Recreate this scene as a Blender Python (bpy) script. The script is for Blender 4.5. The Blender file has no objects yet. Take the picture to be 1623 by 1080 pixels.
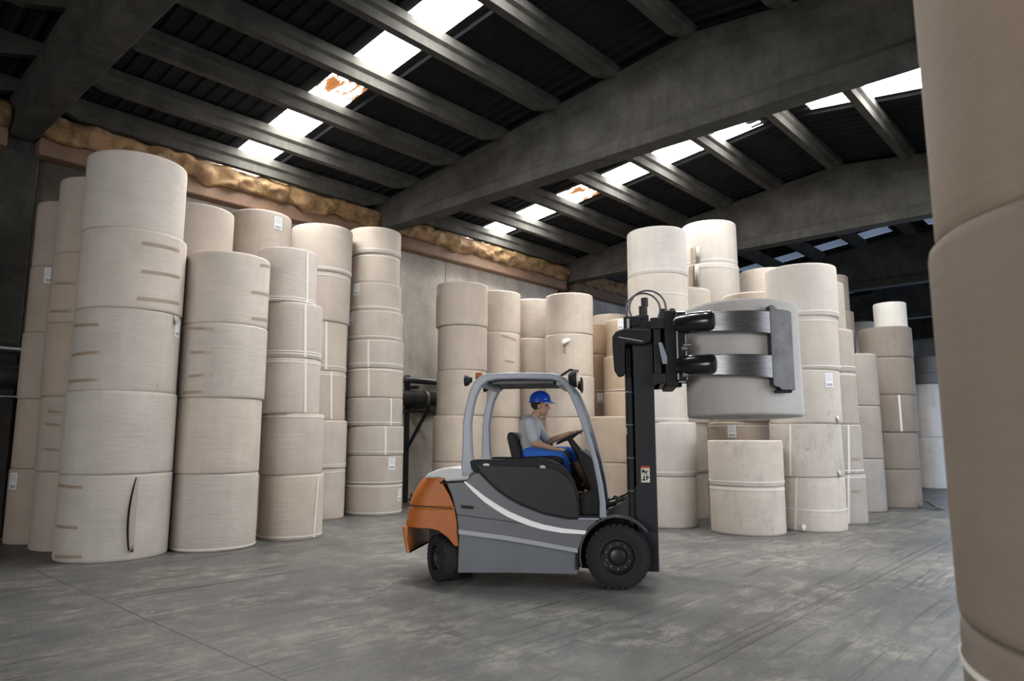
import bpy, bmesh, math, random
from mathutils import Vector, Matrix, noise

# ------------------------------------------------------------------ camera, world, lights, exposure
sc = bpy.context.scene
COL = sc.collection
F, HO = 1100.0, 155.0
PITCH = math.atan(HO / F)
YAW = math.atan(1004 / math.hypot(F, HO))
cd = bpy.data.cameras.new('camera')
cd.sensor_width = 36.0
cd.lens = F / 1623 * 36
cd.clip_start = 0.05
cd.clip_end = 300
cd.dof.use_dof = True
cd.dof.focus_distance = 9.5
cd.dof.aperture_fstop = 2.4
cam = bpy.data.objects.new('camera', cd)
COL.objects.link(cam)
cam.location = (0, 0, 1.6)
cam.rotation_euler = (math.pi / 2 + PITCH, 0, YAW - math.pi / 2)
sc.camera = cam

sc.view_settings.view_transform = 'Standard'
sc.view_settings.look = 'None'
sc.view_settings.gamma = 1
sc.view_settings.use_curve_mapping = False
sc.view_settings.exposure = 0.0

w = bpy.data.worlds.new('world')
sc.world = w
w.use_nodes = True
bg = w.node_tree.nodes['Background']
bg.inputs[0].default_value = (0.55, 0.72, 1.0, 1)
bg.inputs[1].default_value = 1.2


def daylight(name, loc, size, rot, power, color):
    l = bpy.data.lights.new(name, 'AREA')
    l.shape = 'RECTANGLE'
    l.size, l.size_y = size
    l.energy = power
    l.color = color
    l.spread = math.radians(130)
    o = bpy.data.objects.new(name, l)
    COL.objects.link(o)
    o.location = loc
    o.rotation_euler = rot
    return o


# daylight entering through the loading doors of the near wall (behind / right of the camera)
daylight('door_daylight', (8.6, -3.9, 2.9), (9.6, 4.6), (math.radians(80), 0, 0), 245, (1.0, 0.965, 0.92))
daylight('left_door_daylight', (-9.05, 2.4, 3.0), (8.2, 4.4), (math.radians(90), 0, math.radians(-90)), 440, (1.0, 0.94, 0.86))
daylight('far_door_daylight', (25.0, -3.9, 3.0), (9.0, 5.0), (math.radians(80), 0, 0), 130, (0.62, 0.78, 1.0))
daylight('end_door_daylight', (43.6, 3.0, 2.8), (8.0, 5.0), (math.radians(90), 0, math.radians(90)), 750, (0.55, 0.74, 1.0))
SKY_STRENGTH = 46.0

# ------------------------------------------------------------------ materials
MATS = {}


def mat(name, color, rough=0.6, metal=0.0, bump=0.0, bscale=30.0, var=0.0, vscale=3.0, spec=0.5, stretch=(1, 1, 1), coat=0.0):
    if name in MATS:
        return MATS[name]
    m = bpy.data.materials.new(name)
    m.use_nodes = True
    nt = m.node_tree
    b = nt.nodes['Principled BSDF']
    b.inputs['Base Color'].default_value = (*color, 1)
    b.inputs['Roughness'].default_value = rough
    b.inputs['Metallic'].default_value = metal
    b.inputs['Specular IOR Level'].default_value = spec
    b.inputs['Coat Weight'].default_value = coat
    if var or bump:
        tc = nt.nodes.new('ShaderNodeTexCoord')
        mp = nt.nodes.new('ShaderNodeMapping')
        mp.inputs['Scale'].default_value = stretch
        nt.links.new(tc.outputs['Object'], mp.inputs[0])
    if var:
        n = nt.nodes.new('ShaderNodeTexNoise')
        n.inputs['Scale'].default_value = vscale
        n.inputs['Detail'].default_value = 6
        n.inputs['Roughness'].default_value = 0.65
        nt.links.new(mp.outputs[0], n.inputs['Vector'])
        r = nt.nodes.new('ShaderNodeMapRange')
        r.inputs[1].default_value = 0.3
        r.inputs[2].default_value = 0.7
        r.inputs[3].default_value = 1 - var
        r.inputs[4].default_value = 1 + var * 0.6
        nt.links.new(n.outputs[0], r.inputs[0])
        mx = nt.nodes.new('ShaderNodeVectorMath')
        mx.operation = 'SCALE'
        mx.inputs[0].default_value = color
        nt.links.new(r.outputs[0], mx.inputs['Scale'])
        nt.links.new(mx.outputs[0], b.inputs['Base Color'])
    if bump:
        n2 = nt.nodes.new('ShaderNodeTexNoise')
        n2.inputs['Scale'].default_value = bscale
        n2.inputs['Detail'].default_value = 4
        nt.links.new(mp.outputs[0], n2.inputs['Vector'])
        bp = nt.nodes.new('ShaderNodeBump')
        bp.inputs['Strength'].default_value = bump
        bp.inputs['Distance'].default_value = 0.02
        nt.links.new(n2.outputs[0], bp.inputs['Height'])
        nt.links.new(bp.outputs[0], b.inputs['Normal'])
    MATS[name] = m
    return m


class NT:
    """tiny node helper"""
    def __init__(s, m):
        s.nt = m.node_tree

    def n(s, t, **k):
        x = s.nt.nodes.new(t)
        for a, v in k.items():
            setattr(x, a, v)
        return x

    def l(s, a, b):
        s.nt.links.new(a, b)

    def math(s, op, a, b=None, c=None, clamp=False):
        x = s.n('ShaderNodeMath', operation=op, use_clamp=clamp)
        for i, v in enumerate((a, b, c)):
            if v is None:
                continue
            if isinstance(v, (int, float)):
                x.inputs[i].default_value = v
            else:
                s.l(v, x.inputs[i])
        return x.outputs[0]

    def noise(s, vec, scale, detail=5, rough=0.6, dist=0.0):
        x = s.n('ShaderNodeTexNoise')
        x.inputs['Scale'].default_value = scale
        x.inputs['Detail'].default_value = detail
        x.inputs['Roughness'].default_value = rough
        x.inputs['Distortion'].default_value = dist
        s.l(vec, x.inputs['Vector'])
        return x.outputs[0]

    def mapping(s, vec, scale=(1, 1, 1), rot=(0, 0, 0), loc=(0, 0, 0)):
        x = s.n('ShaderNodeMapping')
        x.inputs['Scale'].default_value = scale
        x.inputs['Rotation'].default_value = rot
        x.inputs['Location'].default_value = loc
        s.l(vec, x.inputs[0])
        return x.outputs[0]

    def rng(s, v, a, b, c, d):
        x = s.n('ShaderNodeMapRange')
        for i, q in enumerate((a, b, c, d)):
            x.inputs[i + 1].default_value = q
        s.l(v, x.inputs[0])
        return x.outputs[0]

    def mix(s, f, a, b):
        x = s.n('ShaderNodeMix', data_type='RGBA')
        if isinstance(f, (int, float)):
            x.inputs[0].default_value = f
        else:
            s.l(f, x.inputs[0])
        for i, v in ((6, a), (7, b)):
            if isinstance(v, tuple):
                x.inputs[i].default_value = (*v, 1)
            else:
                s.l(v, x.inputs[i])
        return x.outputs[2]

    def bump(s, h, strength, dist=0.02):
        x = s.n('ShaderNodeBump')
        x.inputs['Strength'].default_value = strength
        x.inputs['Distance'].default_value = dist
        s.l(h, x.inputs['Height'])
        return x.outputs[0]


def new_mat(name):
    m = bpy.data.materials.new(name)
    m.use_nodes = True
    MATS[name] = m
    return m, NT(m), m.node_tree.nodes['Principled BSDF']


def paper_material(name='kraft_paper', bump=.34, line=1.0):
    m, t, b = new_mat(name)
    oi = t.n('ShaderNodeObjectInfo')
    tc = t.n('ShaderNodeTexCoord')
    add = t.n('ShaderNodeVectorMath', operation='ADD')
    sc_ = t.n('ShaderNodeVectorMath', operation='SCALE')
    cmb = t.n('ShaderNodeCombineXYZ')
    for i in range(3):
        t.l(oi.outputs['Random'], cmb.inputs[i])
    t.l(cmb.outputs[0], sc_.inputs[0])
    sc_.inputs['Scale'].default_value = 37.0
    t.l(tc.outputs['Object'], add.inputs[0])
    t.l(sc_.outputs[0], add.inputs[1])
    v = add.outputs[0]
    # fine horizontal lines of the wound paper, broad clouds, vertical rub streaks, dark scuffs
    fine = t.noise(t.mapping(v, (2.2, 2.2, 46)), 1.0, 4, 0.6)
    cloud = t.noise(t.mapping(v, (1, 1, 1)), 2.2, 4)
    vert = t.noise(t.mapping(v, (7, 7, 0.5)), 1.0, 3)
    scuff = t.noise(t.mapping(v, (1.0, 1.0, 1.6)), 5.5, 7, 0.72, 0.6)
    k = t.math('MULTIPLY', t.rng(fine, .3, .7, 1 - .055 * line, 1 + .045 * line), t.rng(cloud, .3, .7, .92, 1.06))
    k = t.math('MULTIPLY', k, t.rng(vert, .3, .75, 1.03, .95))
    # dark handling scuffs, stronger on the rolls that show them (object colour alpha)
    scv = t.rng(scuff, .60, .70, 0, 1)
    smear = t.rng(t.noise(t.mapping(v, (2.5, 2.5, .9)), 1.6, 6, .7), .56, .70, 0, .55)
    amt = t.math('MULTIPLY', t.math('MAXIMUM', scv, smear), oi.outputs['Alpha'])
    k = t.math('MULTIPLY', k, t.rng(amt, 0, 1, 1.0, .45))
    s2 = t.n('ShaderNodeVectorMath', operation='SCALE')
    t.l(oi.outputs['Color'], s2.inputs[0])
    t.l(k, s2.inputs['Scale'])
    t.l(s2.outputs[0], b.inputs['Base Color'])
    b.inputs['Roughness'].default_value = 0.72
    b.inputs['Specular IOR Level'].default_value = 0.25
    wr = t.noise(t.mapping(v, (3.5, 3.5, 22)), 1.0, 3, 0.5, 0.8)
    h = t.math('ADD', t.math('MULTIPLY', wr, 1.0), t.math('MULTIPLY', cloud, 1.2))
    t.l(t.bump(h, bump, 0.012), b.inputs['Normal'])
    return m


def concrete_material(name, c1, c2, scale=1.2, bump=0.3, grain=0.0):
    m, t, b = new_mat(name)
    tc = t.n('ShaderNodeTexCoord')
    v = tc.outputs['Object']
    a = t.noise(v, scale, 7, 0.65)
    f = t.noise(v, 14, 6, 0.7)
    st = t.noise(t.mapping(v, (3, 3, 0.35)), 1.0, 5, 0.6)
    k = t.math('ADD', t.math('MULTIPLY', a, .55), t.math('ADD', t.math('MULTIPLY', f, .2), t.math('MULTIPLY', st, .25)))
    t.l(t.mix(t.rng(k, .38, .62, 0, 1), c1, c2), b.inputs['Base Color'])
    b.inputs['Roughness'].default_value = 0.9
    b.inputs['Specular IOR Level'].default_value = 0.1
    t.l(t.bump(f, bump, 0.012), b.inputs['Normal'])
    return m


def floor_material():
    m, t, b = new_mat('concrete_floor')
    tc = t.n('ShaderNodeTexCoord')
    v = tc.outputs['Object']
    sep = t.n('ShaderNodeSeparateXYZ')
    t.l(v, sep.inputs[0])
    X, Y = sep.outputs[0], sep.outputs[1]
    big = t.noise(v, 0.55, 6, 0.6, 0.4)
    patch = t.noise(t.mapping(v, (1.0, 1.6, 1), (0, 0, 0.7)), 3.4, 14, 0.80, 0.35)
    zone = t.noise(v, 0.9, 5, 0.6, 0.3)
    zone2 = t.noise(t.mapping(v, (1, 1, 1), (0, 0, 0), (5, 3, 1)), 0.45, 4, 0.6, 0.3)
    grit = t.noise(v, 22, 6, 0.75)
    # sweeping tyre streaks in two directions
    s1 = t.noise(t.mapping(v, (0.35, 11.0, 1), (0, 0, math.radians(40))), 1.0, 9, 0.70, 0.5)
    s2 = t.noise(t.mapping(v, (0.4, 12.0, 1), (0, 0, math.radians(33))), 1.0, 8, 0.7, 0.5)
    base = t.mix(t.rng(big, .35, .65, 0, 1), (0.085, 0.088, 0.092), (0.135, 0.134, 0.130))
    base = t.mix(t.math('MULTIPLY', t.rng(patch, .46, .58, 0, 1), t.rng(zone, .42, .62, .15, .95)), base, (0.275, 0.262, 0.225))
    base = t.mix(t.math('MULTIPLY', t.rng(patch, .42, .32, 0, 1), .65), base, (0.075, 0.078, 0.085))
    base = t.mix(t.math('MULTIPLY', t.rng(s1, .54, .60, 0, 1), t.rng(zone2, .40, .60, .15, .85)), base, (0.045, 0.046, 0.048))
    base = t.mix(t.math('MULTIPLY', t.rng(s2, .57, .62, 0, 1), t.rng(zone2, .60, .42, 0, .6)), base, (0.045, 0.046, 0.05))
    base = t.mix(t.math('MULTIPLY', t.rng(grit, .56, .68, 0, 1), .45), base, (0.38, 0.36, 0.31))
    wob = t.math('MULTIPLY', t.math('SUBTRACT', t.noise(v, 3.0, 4), .5), 0.035)

    def line(c, pos, wd, coord2=None, lo=None, hi=None):
        d = t.math('ABSOLUTE', t.math('SUBTRACT', t.math('ADD', c, wob), pos))
        f = t.math('LESS_THAN', d, wd)
        if coord2 is not None:
            f = t.math('MULTIPLY', f, t.math('GREATER_THAN', coord2, lo))
            f = t.math('MULTIPLY', f, t.math('LESS_THAN', coord2, hi))
        return f
    cr = line(X, 2.62, .007)
    for pos, wd, lo, hi in ((2.45, .007, 2.6, 40), (2.56, .006, 2.6, 13), (5.81, .006, 2.0, 3.3), (5.15, .005, 8.4, 40), (8.6, .005, 2.6, 40)):
        cr = t.math('MAXIMUM', cr, line(Y, pos, wd, X, lo, hi))
    # curved tyre skid rings
    for cx, cy, R, wd, fx in ((6.6, 3.6, 1.95, .05, .35), (6.9, 3.4, 2.9, .045, .3), (5.5, 1.2, 3.6, .05, .3), (9.5, 9.5, 4.2, .05, .35), (9.6, 9.4, 5.1, .045, .3), (12.0, -1.0, 4.6, .05, .35)):
        dd = t.math('SQRT', t.math('ADD', t.math('POWER', t.math('SUBTRACT', X, cx), 2), t.math('POWER', t.math('SUBTRACT', Y, cy), 2)))
        q = t.math('ABSOLUTE', t.math('SUBTRACT', t.math('ADD', dd, wob), R))
        f = t.math('MULTIPLY', t.rng(q, 0, wd, 1, 0), t.rng(patch, .42, .6, 0, fx * 1.6))
        base = t.mix(f, base, (0.07, 0.07, 0.072))
    base = t.mix(t.math('MULTIPLY', cr, .85), base, (0.03, 0.03, 0.03))
    t.l(base, b.inputs['Base Color'])
    t.l(t.rng(patch, .3, .7, .38, .62), b.inputs['Roughness'])
    b.inputs['Specular IOR Level'].default_value = 0.4
    h = t.math('SUBTRACT', t.math('ADD', t.math('MULTIPLY', grit, .5), patch), t.math('MULTIPLY', cr, 1.5))
    t.l(t.bump(h, 0.25, 0.01), b.inputs['Normal'])
    return m


def foam_material():
    m, t, b = new_mat('sprayed_foam')
    tc = t.n('ShaderNodeTexCoord')
    v = tc.outputs['Object']
    a = t.noise(v, 5, 6, 0.7)
    c = t.noise(t.mapping(v, (1, 1, .4)), 1.6, 4)
    base = t.mix(t.rng(a, .35, .65, 0, 1), (0.055, 0.032, 0.014), (0.30, 0.185, 0.075))
    base = t.mix(t.rng(c, .4, .62, 0, .6), base, (0.27, 0.15, 0.08))
    t.l(base, b.inputs['Base Color'])
    b.inputs['Roughness'].default_value = 0.8
    t.l(t.bump(a, 0.7, 0.04), b.inputs['Normal'])
    return m


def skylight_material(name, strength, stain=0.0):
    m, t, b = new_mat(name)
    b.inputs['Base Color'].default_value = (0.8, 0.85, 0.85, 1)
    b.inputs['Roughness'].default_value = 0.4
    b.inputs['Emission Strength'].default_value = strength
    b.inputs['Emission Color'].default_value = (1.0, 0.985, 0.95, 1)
    if stain:
        tc = t.n('ShaderNodeTexCoord')
        sep = t.n('ShaderNodeSeparateXYZ')
        t.l(tc.outputs['Object'], sep.inputs[0])
        n = t.noise(t.mapping(tc.outputs['Object'], (9, 2.5, 1)), 1.0, 5, 0.7, 0.5)
        up = t.rng(sep.outputs[1], 0.42, 0.50, 1, 0)
        f = t.math('MULTIPLY', t.rng(n, .42, .49, 0, 1), up)
        t.l(t.mix(f, (1, .985, .95), (0.010, 0.0035, 0.0008)), b.inputs['Emission Color'])
        t.l(t.mix(f, (.8, .85, .85), (0.25, 0.12, 0.05)), b.inputs['Base Color'])
    return m


PAPER = paper_material()
PAPER_S = paper_material('smooth_kraft_paper', .16, .7)
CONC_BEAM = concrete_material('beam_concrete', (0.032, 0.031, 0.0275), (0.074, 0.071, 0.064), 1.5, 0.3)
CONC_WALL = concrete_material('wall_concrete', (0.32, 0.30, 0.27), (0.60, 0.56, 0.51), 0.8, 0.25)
FLOOR = floor_material()
FOAM = foam_material()
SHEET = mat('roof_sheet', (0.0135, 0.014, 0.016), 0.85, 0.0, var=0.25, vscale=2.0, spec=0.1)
SKYM = skylight_material('skylight_panel', SKY_STRENGTH)
SKYD = skylight_material('stained_skylight_panel', SKY_STRENGTH, 1)
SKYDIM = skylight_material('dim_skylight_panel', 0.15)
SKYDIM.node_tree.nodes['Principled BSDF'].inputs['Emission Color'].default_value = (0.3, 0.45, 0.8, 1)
STRAP = mat('white_strap', (0.80, 0.78, 0.75), 0.5)
TAPE = mat('brown_packing_tape', (0.36, 0.28, 0.21), 0.35)
CLEAR = mat('pale_tape', (0.80, 0.77, 0.72), 0.4)
STEEL = mat('pipe_steel', (0.10, 0.10, 0.10), 0.35, 0.7, var=0.3, vscale=4)
DARKST = mat('bracket_steel', (0.03, 0.03, 0.032), 0.5, 0.3)
GREY = mat('silver_grey_paint', (0.125, 0.133, 0.148), 0.45, 0.0, var=0.08, vscale=3, coat=0.0)
GREY2 = mat('mid_grey_paint', (0.135, 0.148, 0.17), 0.45, 0.0, var=0.08, vscale=3, coat=0.0)
GUARD = mat('guard_silver_paint', (0.27, 0.30, 0.345), 0.42, 0.1, coat=0.1)
WHITE = mat('white_trim', (0.93, 0.94, 0.95), 0.4)
LIGHTG = mat('light_grey_hood', (0.55, 0.56, 0.56), 0.4, coat=0.2)
ORANGE = mat('orange_paint', (0.46, 0.13, 0.018), 0.5, 0.0, var=0.12, vscale=5, coat=0.0)
BLACK = mat('black_plastic', (0.010, 0.011, 0.012), 0.6, spec=0.3)
BLACKG = mat('black_gloss', (0.012, 0.012, 0.013), 0.22, coat=0.3)
NAVY = mat('mast_dark_paint', (0.011, 0.014, 0.018), 0.5, spec=0.35)
RUBBER = mat('tyre_rubber', (0.022, 0.022, 0.023), 0.85, spec=0.25, bump=0.3, bscale=40)
RIM = mat('dark_rim', (0.02, 0.02, 0.022), 0.35, 0.2)
BOLT = mat('bolt_steel', (0.28, 0.28, 0.28), 0.4, 0.8)
BRUSHED = mat('brushed_clamp_steel', (0.155, 0.155, 0.165), 0.30, 0.92, var=0.3, vscale=6, stretch=(1, 1, 9))
SKIN = mat('skin', (0.40, 0.235, 0.155), 0.55)
SHIRT = mat('grey_shirt', (0.42, 0.44, 0.47), 0.85, bump=0.3, bscale=25)
BLUE = mat('blue_work_cloth', (0.02, 0.13, 0.55), 0.75, bump=0.2, bscale=30)
HELM = mat('blue_helmet', (0.01, 0.06, 0.42), 0.22, coat=0.4)
HAIR = mat('dark_hair', (0.012, 0.010, 0.009), 0.8)
SHOE = mat('tan_shoe', (0.30, 0.18, 0.10), 0.6)
GLASS = mat('lamp_glass', (0.55, 0.55, 0.52), 0.1, 0.3)
CREAM = mat('sticker_cream', (0.62, 0.60, 0.50), 0.5)
RED = mat('sticker_red', (0.40, 0.03, 0.02), 0.5)
CORE = mat('cardboard_core', (0.10, 0.07, 0.05), 0.8)


def label_material():
    m, t, b = new_mat('printed_label')
    tc = t.n('ShaderNodeTexCoord')
    sep = t.n('ShaderNodeSeparateXYZ')
    t.l(tc.outputs['UV'], sep.inputs[0])
    u, v = sep.outputs[0], sep.outputs[1]
    bars = t.math('GREATER_THAN', t.math('FRACT', t.math('MULTIPLY', u, 9.3)), .45)
    inb = t.math('MULTIPLY', t.math('GREATER_THAN', v, .08), t.math('LESS_THAN', v, .28))
    inx = t.math('MULTIPLY', t.math('GREATER_THAN', u, .12), t.math('LESS_THAN', u, .88))
    f = t.math('MULTIPLY', t.math('MULTIPLY', bars, inb), inx)
    rows = t.math('GREATER_THAN', t.math('FRACT', t.math('MULTIPLY', v, 10)), .6)
    inr = t.math('MULTIPLY', t.math('GREATER_THAN', v, .4), t.math('LESS_THAN', v, .92))
    f2 = t.math('MULTIPLY', t.math('MULTIPLY', t.math('MULTIPLY', rows, inr), inx), .45)
    t.l(t.mix(t.math('MAXIMUM', f, f2), (.85, .87, .9), (.12, .12, .13)), b.inputs['Base Color'])
    b.inputs['Roughness'].default_value = 0.5
    return m


LABEL = label_material()

# ------------------------------------------------------------------ helpers


def link(name, bm, m, parent=None, smooth=False, loc=None):
    me = bpy.data.meshes.new(name)
    bmesh.ops.recalc_face_normals(bm, faces=bm.faces)
    bm.to_mesh(me)
    bm.free()
    if smooth:
        me.shade_smooth() if hasattr(me, 'shade_smooth') else None
        for p in me.polygons:
            p.use_smooth = True
    if isinstance(m, (list, tuple)):
        for q in m:
            me.materials.append(q)
    else:
        me.materials.append(m)
    o = bpy.data.objects.new(name, me)
    COL.objects.link(o)
    if parent:
        o.parent = parent
    if loc:
        o.location = loc
    return o


def tag(o, label=None, cat=None, group=None, kind=None):
    for k, v in (('label', label), ('category', cat), ('group', group), ('kind', kind)):
        if v:
            o[k] = v
    return o


def empty(name, loc, rz=0.0):
    o = bpy.data.objects.new(name, None)
    COL.objects.link(o)
    o.location = loc
    o.rotation_euler = (0, 0, rz)
    o.empty_display_size = 0.2
    return o


def bevel(o, wd=0.01, seg=2, ang=35):
    md = o.modifiers.new('bevel', 'BEVEL')
    md.width = wd
    md.segments = seg
    md.limit_method = 'ANGLE'
    md.angle_limit = math.radians(ang)
    return o


def box(bm, x0, x1, y0, y1, z0, z1):
    v = [bm.verts.new((x, y, z)) for x in (x0, x1) for y in (y0, y1) for z in (z0, z1)]
    for f in ((0, 1, 3, 2), (4, 6, 7, 5), (0, 4, 5, 1), (2, 3, 7, 6), (0, 2, 6, 4), (1, 5, 7, 3)):
        bm.faces.new([v[i] for i in f])


def BX(*a):
    bm = bmesh.new()
    box(bm, *a)
    return bm


def prism(bm, poly, y0, y1):
    """closed polygon in the xz plane extruded along y"""
    a = [bm.verts.new((x, y0, z)) for x, z in poly]
    b = [bm.verts.new((x, y1, z)) for x, z in poly]
    n = len(poly)
    bm.faces.new(a)
    bm.faces.new(b[::-1])
    for i in range(n):
        bm.faces.new((a[i], a[(i + 1) % n], b[(i + 1) % n], b[i]))


def PR(poly, y0, y1):
    bm = bmesh.new()
    prism(bm, poly, y0, y1)
    return bm


def frame_of(d):
    d = d.normalized()
    u = d.cross(Vector((0, 0, 1)))
    if u.length < 1e-3:
        u = d.cross(Vector((1, 0, 0)))
    u.normalize()
    return u, d.cross(u).normalized()


def tube(bm, pts, r, seg=12, cap=True):
    """round tube along points; r number or list"""
    pts = [Vector(p) for p in pts]
    rings = []
    u = None
    for i, p in enumerate(pts):
        d = (pts[min(i + 1, len(pts) - 1)] - pts[max(i - 1, 0)])
        if u is None:
            u, v = frame_of(d)
        else:
            dn = d.normalized()
            u = (u - dn * u.dot(dn)).normalized()
            v = dn.cross(u)
        rr = r[i] if isinstance(r, (list, tuple)) else r
        rings.append([bm.verts.new(p + (u * math.cos(2 * math.pi * k / seg) + v * math.sin(2 * math.pi * k / seg)) * rr) for k in range(seg)])
    for a, b in zip(rings, rings[1:]):
        for k in range(seg):
            bm.faces.new((a[k], a[(k + 1) % seg], b[(k + 1) % seg], b[k]))
    if cap:
        bm.faces.new(rings[0])
        bm.faces.new(rings[-1][::-1])


def TB(pts, r, seg=12):
    bm = bmesh.new()
    tube(bm, pts, r, seg)
    return bm


def lathe_y(bm, prof, c, seg=48, axis='Y', caps=(1, 1)):
    """profile [(radius, offset)] revolved about an axis through c"""
    rings = []
    for r, o in prof:
        ring = []
        for k in range(seg):
            a = 2 * math.pi * k / seg
            if axis == 'Y':
                p = (c[0] + r * math.cos(a), c[1] + o, c[2] + r * math.sin(a))
            elif axis == 'X':
                p = (c[0] + o, c[1] + r * math.cos(a), c[2] + r * math.sin(a))
            else:
                p = (c[0] + r * math.cos(a), c[1] + r * math.sin(a), c[2] + o)
            ring.append(bm.verts.new(p))
        rings.append(ring)
    for a, b in zip(rings, rings[1:]):
        for k in range(seg):
            bm.faces.new((a[k], a[(k + 1) % seg], b[(k + 1) % seg], b[k]))
    if caps[0]:
        bm.faces.new(rings[0])
    if caps[1]:
        bm.faces.new(rings[-1][::-1])


def smooth_angle(o, deg=40):
    for p in o.data.polygons:
        p.use_smooth = True
    try:
        o.data.set_sharp_from_angle(angle=math.radians(deg))
    except Exception:
        pass
    return o


# ------------------------------------------------------------------ building shell
BEAMS = [-4.9, 2.74, 10.28, 17.95, 25.6, 33.2, 40.8]
YW = 13.95          # inner face of the back wall
YN = -3.75          # near wall
XL, XR = -9.0, 44.0
RIDGE = 5.1


def zr(Y, top=8.55):
    return top - 0.12 * abs(Y - RIDGE)


tag(link('floor', BX(XL, XR, YN - 8, YW + .3, -0.2, 0.0), FLOOR), kind='structure')

# back wall built of cast panels with recessed joints
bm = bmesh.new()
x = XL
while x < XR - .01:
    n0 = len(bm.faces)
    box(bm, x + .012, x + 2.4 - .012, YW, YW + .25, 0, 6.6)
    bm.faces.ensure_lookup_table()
    if x < 3.5:  # left panels get a darker concrete that paints in the shade there
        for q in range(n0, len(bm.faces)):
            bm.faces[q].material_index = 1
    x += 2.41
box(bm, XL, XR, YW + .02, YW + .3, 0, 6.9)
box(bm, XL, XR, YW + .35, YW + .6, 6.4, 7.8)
tag(link('wall_back', bm, [CONC_WALL, concrete_material('shaded_wall_concrete', (0.055, 0.047, 0.040), (0.12, 0.105, 0.09), 0.9, 0.25)]), kind='structure')
bm = bmesh.new()
box(bm, XL - .2, XL, YN, -1.9, 0, 8.8)
box(bm, XL - .2, XL, 6.7, YW + .3, 0, 8.8)
box(bm, XL - .2, XL, -1.9, 6.7, 5.4, 8.8)
box(bm, XL - .2, XL, -1.9, 6.7, 0, .6)
tag(link('wall_left', bm, CONC_WALL), kind='structure')
bm = bmesh.new()
box(bm, XR, XR + .2, 7.2, YW + .3, 0, 8.8)
box(bm, XR, XR + .2, YN, -1.2, 0, 8.8)
box(bm, XR, XR + .2, -1.2, 7.2, 5.4, 8.8)
tag(link('wall_right', bm, CONC_WALL), kind='structure')
bm = bmesh.new()
box(bm, XL, 3.6, YN - .2, YN, 0, 7.6)
box(bm, 13.6, 20.2, YN - .2, YN, 0, 7.6)
box(bm, 29.8, XR, YN - .2, YN, 0, 7.6)
box(bm, 3.6, 13.6, YN - .2, YN, 5.6, 7.6)
box(bm, 20.2, 29.8, YN - .2, YN, 5.6, 7.6)
tag(link('wall_near', bm, CONC_WALL), kind='structure')

# corrugated roof sheet with openings left for the skylight strips
SKYX = [(6.36, 7.13), (13.65, 14.48), (24.45, 25.25), (32.1, 32.9), (39.6, 40.4)]
bm = bmesh.new()
ys = [YN - .3, 0.2, RIDGE, 9.0, YW + .6]


def strip(bm, x0, x1, ys, off=0.0):
    prev = None
    x = x0
    prof = []
    while x < x1 - .02:
        for dx, dz in ((0, 0), (.17, 0), (.20, -.045), (.235, -.045)):
            if x + dx < x1:
                prof.append((x + dx, dz))
        x += .265
    prof.append((x1, 0))
    for px_, dz in prof:
        col = [bm.verts.new((px_, Y, zr(Y) + dz + off)) for Y in ys]
        if prev:
            for i in range(len(ys) - 1):
                bm.faces.new((prev[i], col[i], col[i + 1], prev[i + 1]))
        prev = col


edges = [XL - .2] + [e for s in SKYX for e in s] + [XR + .2]
for i in range(0, len(edges), 2):
    strip(bm, edges[i], edges[i + 1], ys)
# ridge cap and dark gaps crossing the skylight strips
for s in SKYX:
    strip(bm, s[0], s[1], [4.58, RIDGE, 5.62])
    strip(bm, s[0], s[1], [YN - .3, -2.9])
strip(bm, 13.65, 14.48, [5.6, 5.85])
strip(bm, 6.36, 7.13, [-2.95, 3.45])  # unseen sheet added over the near first strip to dim the left floor
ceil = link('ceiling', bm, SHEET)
sm = ceil.modifiers.new('solid', 'SOLIDIFY')
sm.thickness = 0.01
sm.offset = 1
tag(ceil, kind='structure')

PUR = [14.3, 13.42, 12.2, 10.8, 9.4, 8.0, 6.6, 5.3, 4.9, 3.5, 2.1, .7, -.7, -2.1, -3.45]
# skylight panels, one between each pair of purlins
n = 0
for si, (a, b) in enumerate(SKYX):
    for k in range(len(PUR) - 1):
        y1, y0 = PUR[k], PUR[k + 1]
        if y1 < 5.5 and y0 > 4.6:
            continue
        if si == 0 and y1 < 3.7:  # near panels of the first strip left out to dim the left floor
            continue
        y1, y0 = min(y1, 14.28), max(y0, -2.9)
        if y0 >= 5.2:
            y0 = max(y0, 5.62)
        if y1 <= 5.0:
            y1 = min(y1, 4.58)
        if k == 0:
            pass
        yc = (y0 + y1) / 2
        bm = bmesh.new()
        prev = None
        x = a + .004
        prof = []
        while x < b - .03:
            for dx, dz in ((0, 0), (.075, 0), (.095, -.02), (.12, -.02)):
                if x + dx < b - .004:
                    prof.append((x + dx, dz))
            x += .14
        prof.append((b - .004, 0))
        for px_, dz in prof:
            col = [bm.verts.new((px_ - (a + b) / 2, Y - yc, zr(Y) + dz + .004 - zr(yc))) for Y in (y0, y1)]
            if prev:
                bm.faces.new((prev[0], col[0], col[1], prev[1]))
            prev = col
        n += 1
        stained = (si == 0 and k == 3) or (si == 1 and k == 3)
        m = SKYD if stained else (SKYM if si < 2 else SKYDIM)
        tag(link('window_%d' % n, bm, m, loc=((a + b) / 2, yc, zr(yc))), kind='structure')

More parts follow.
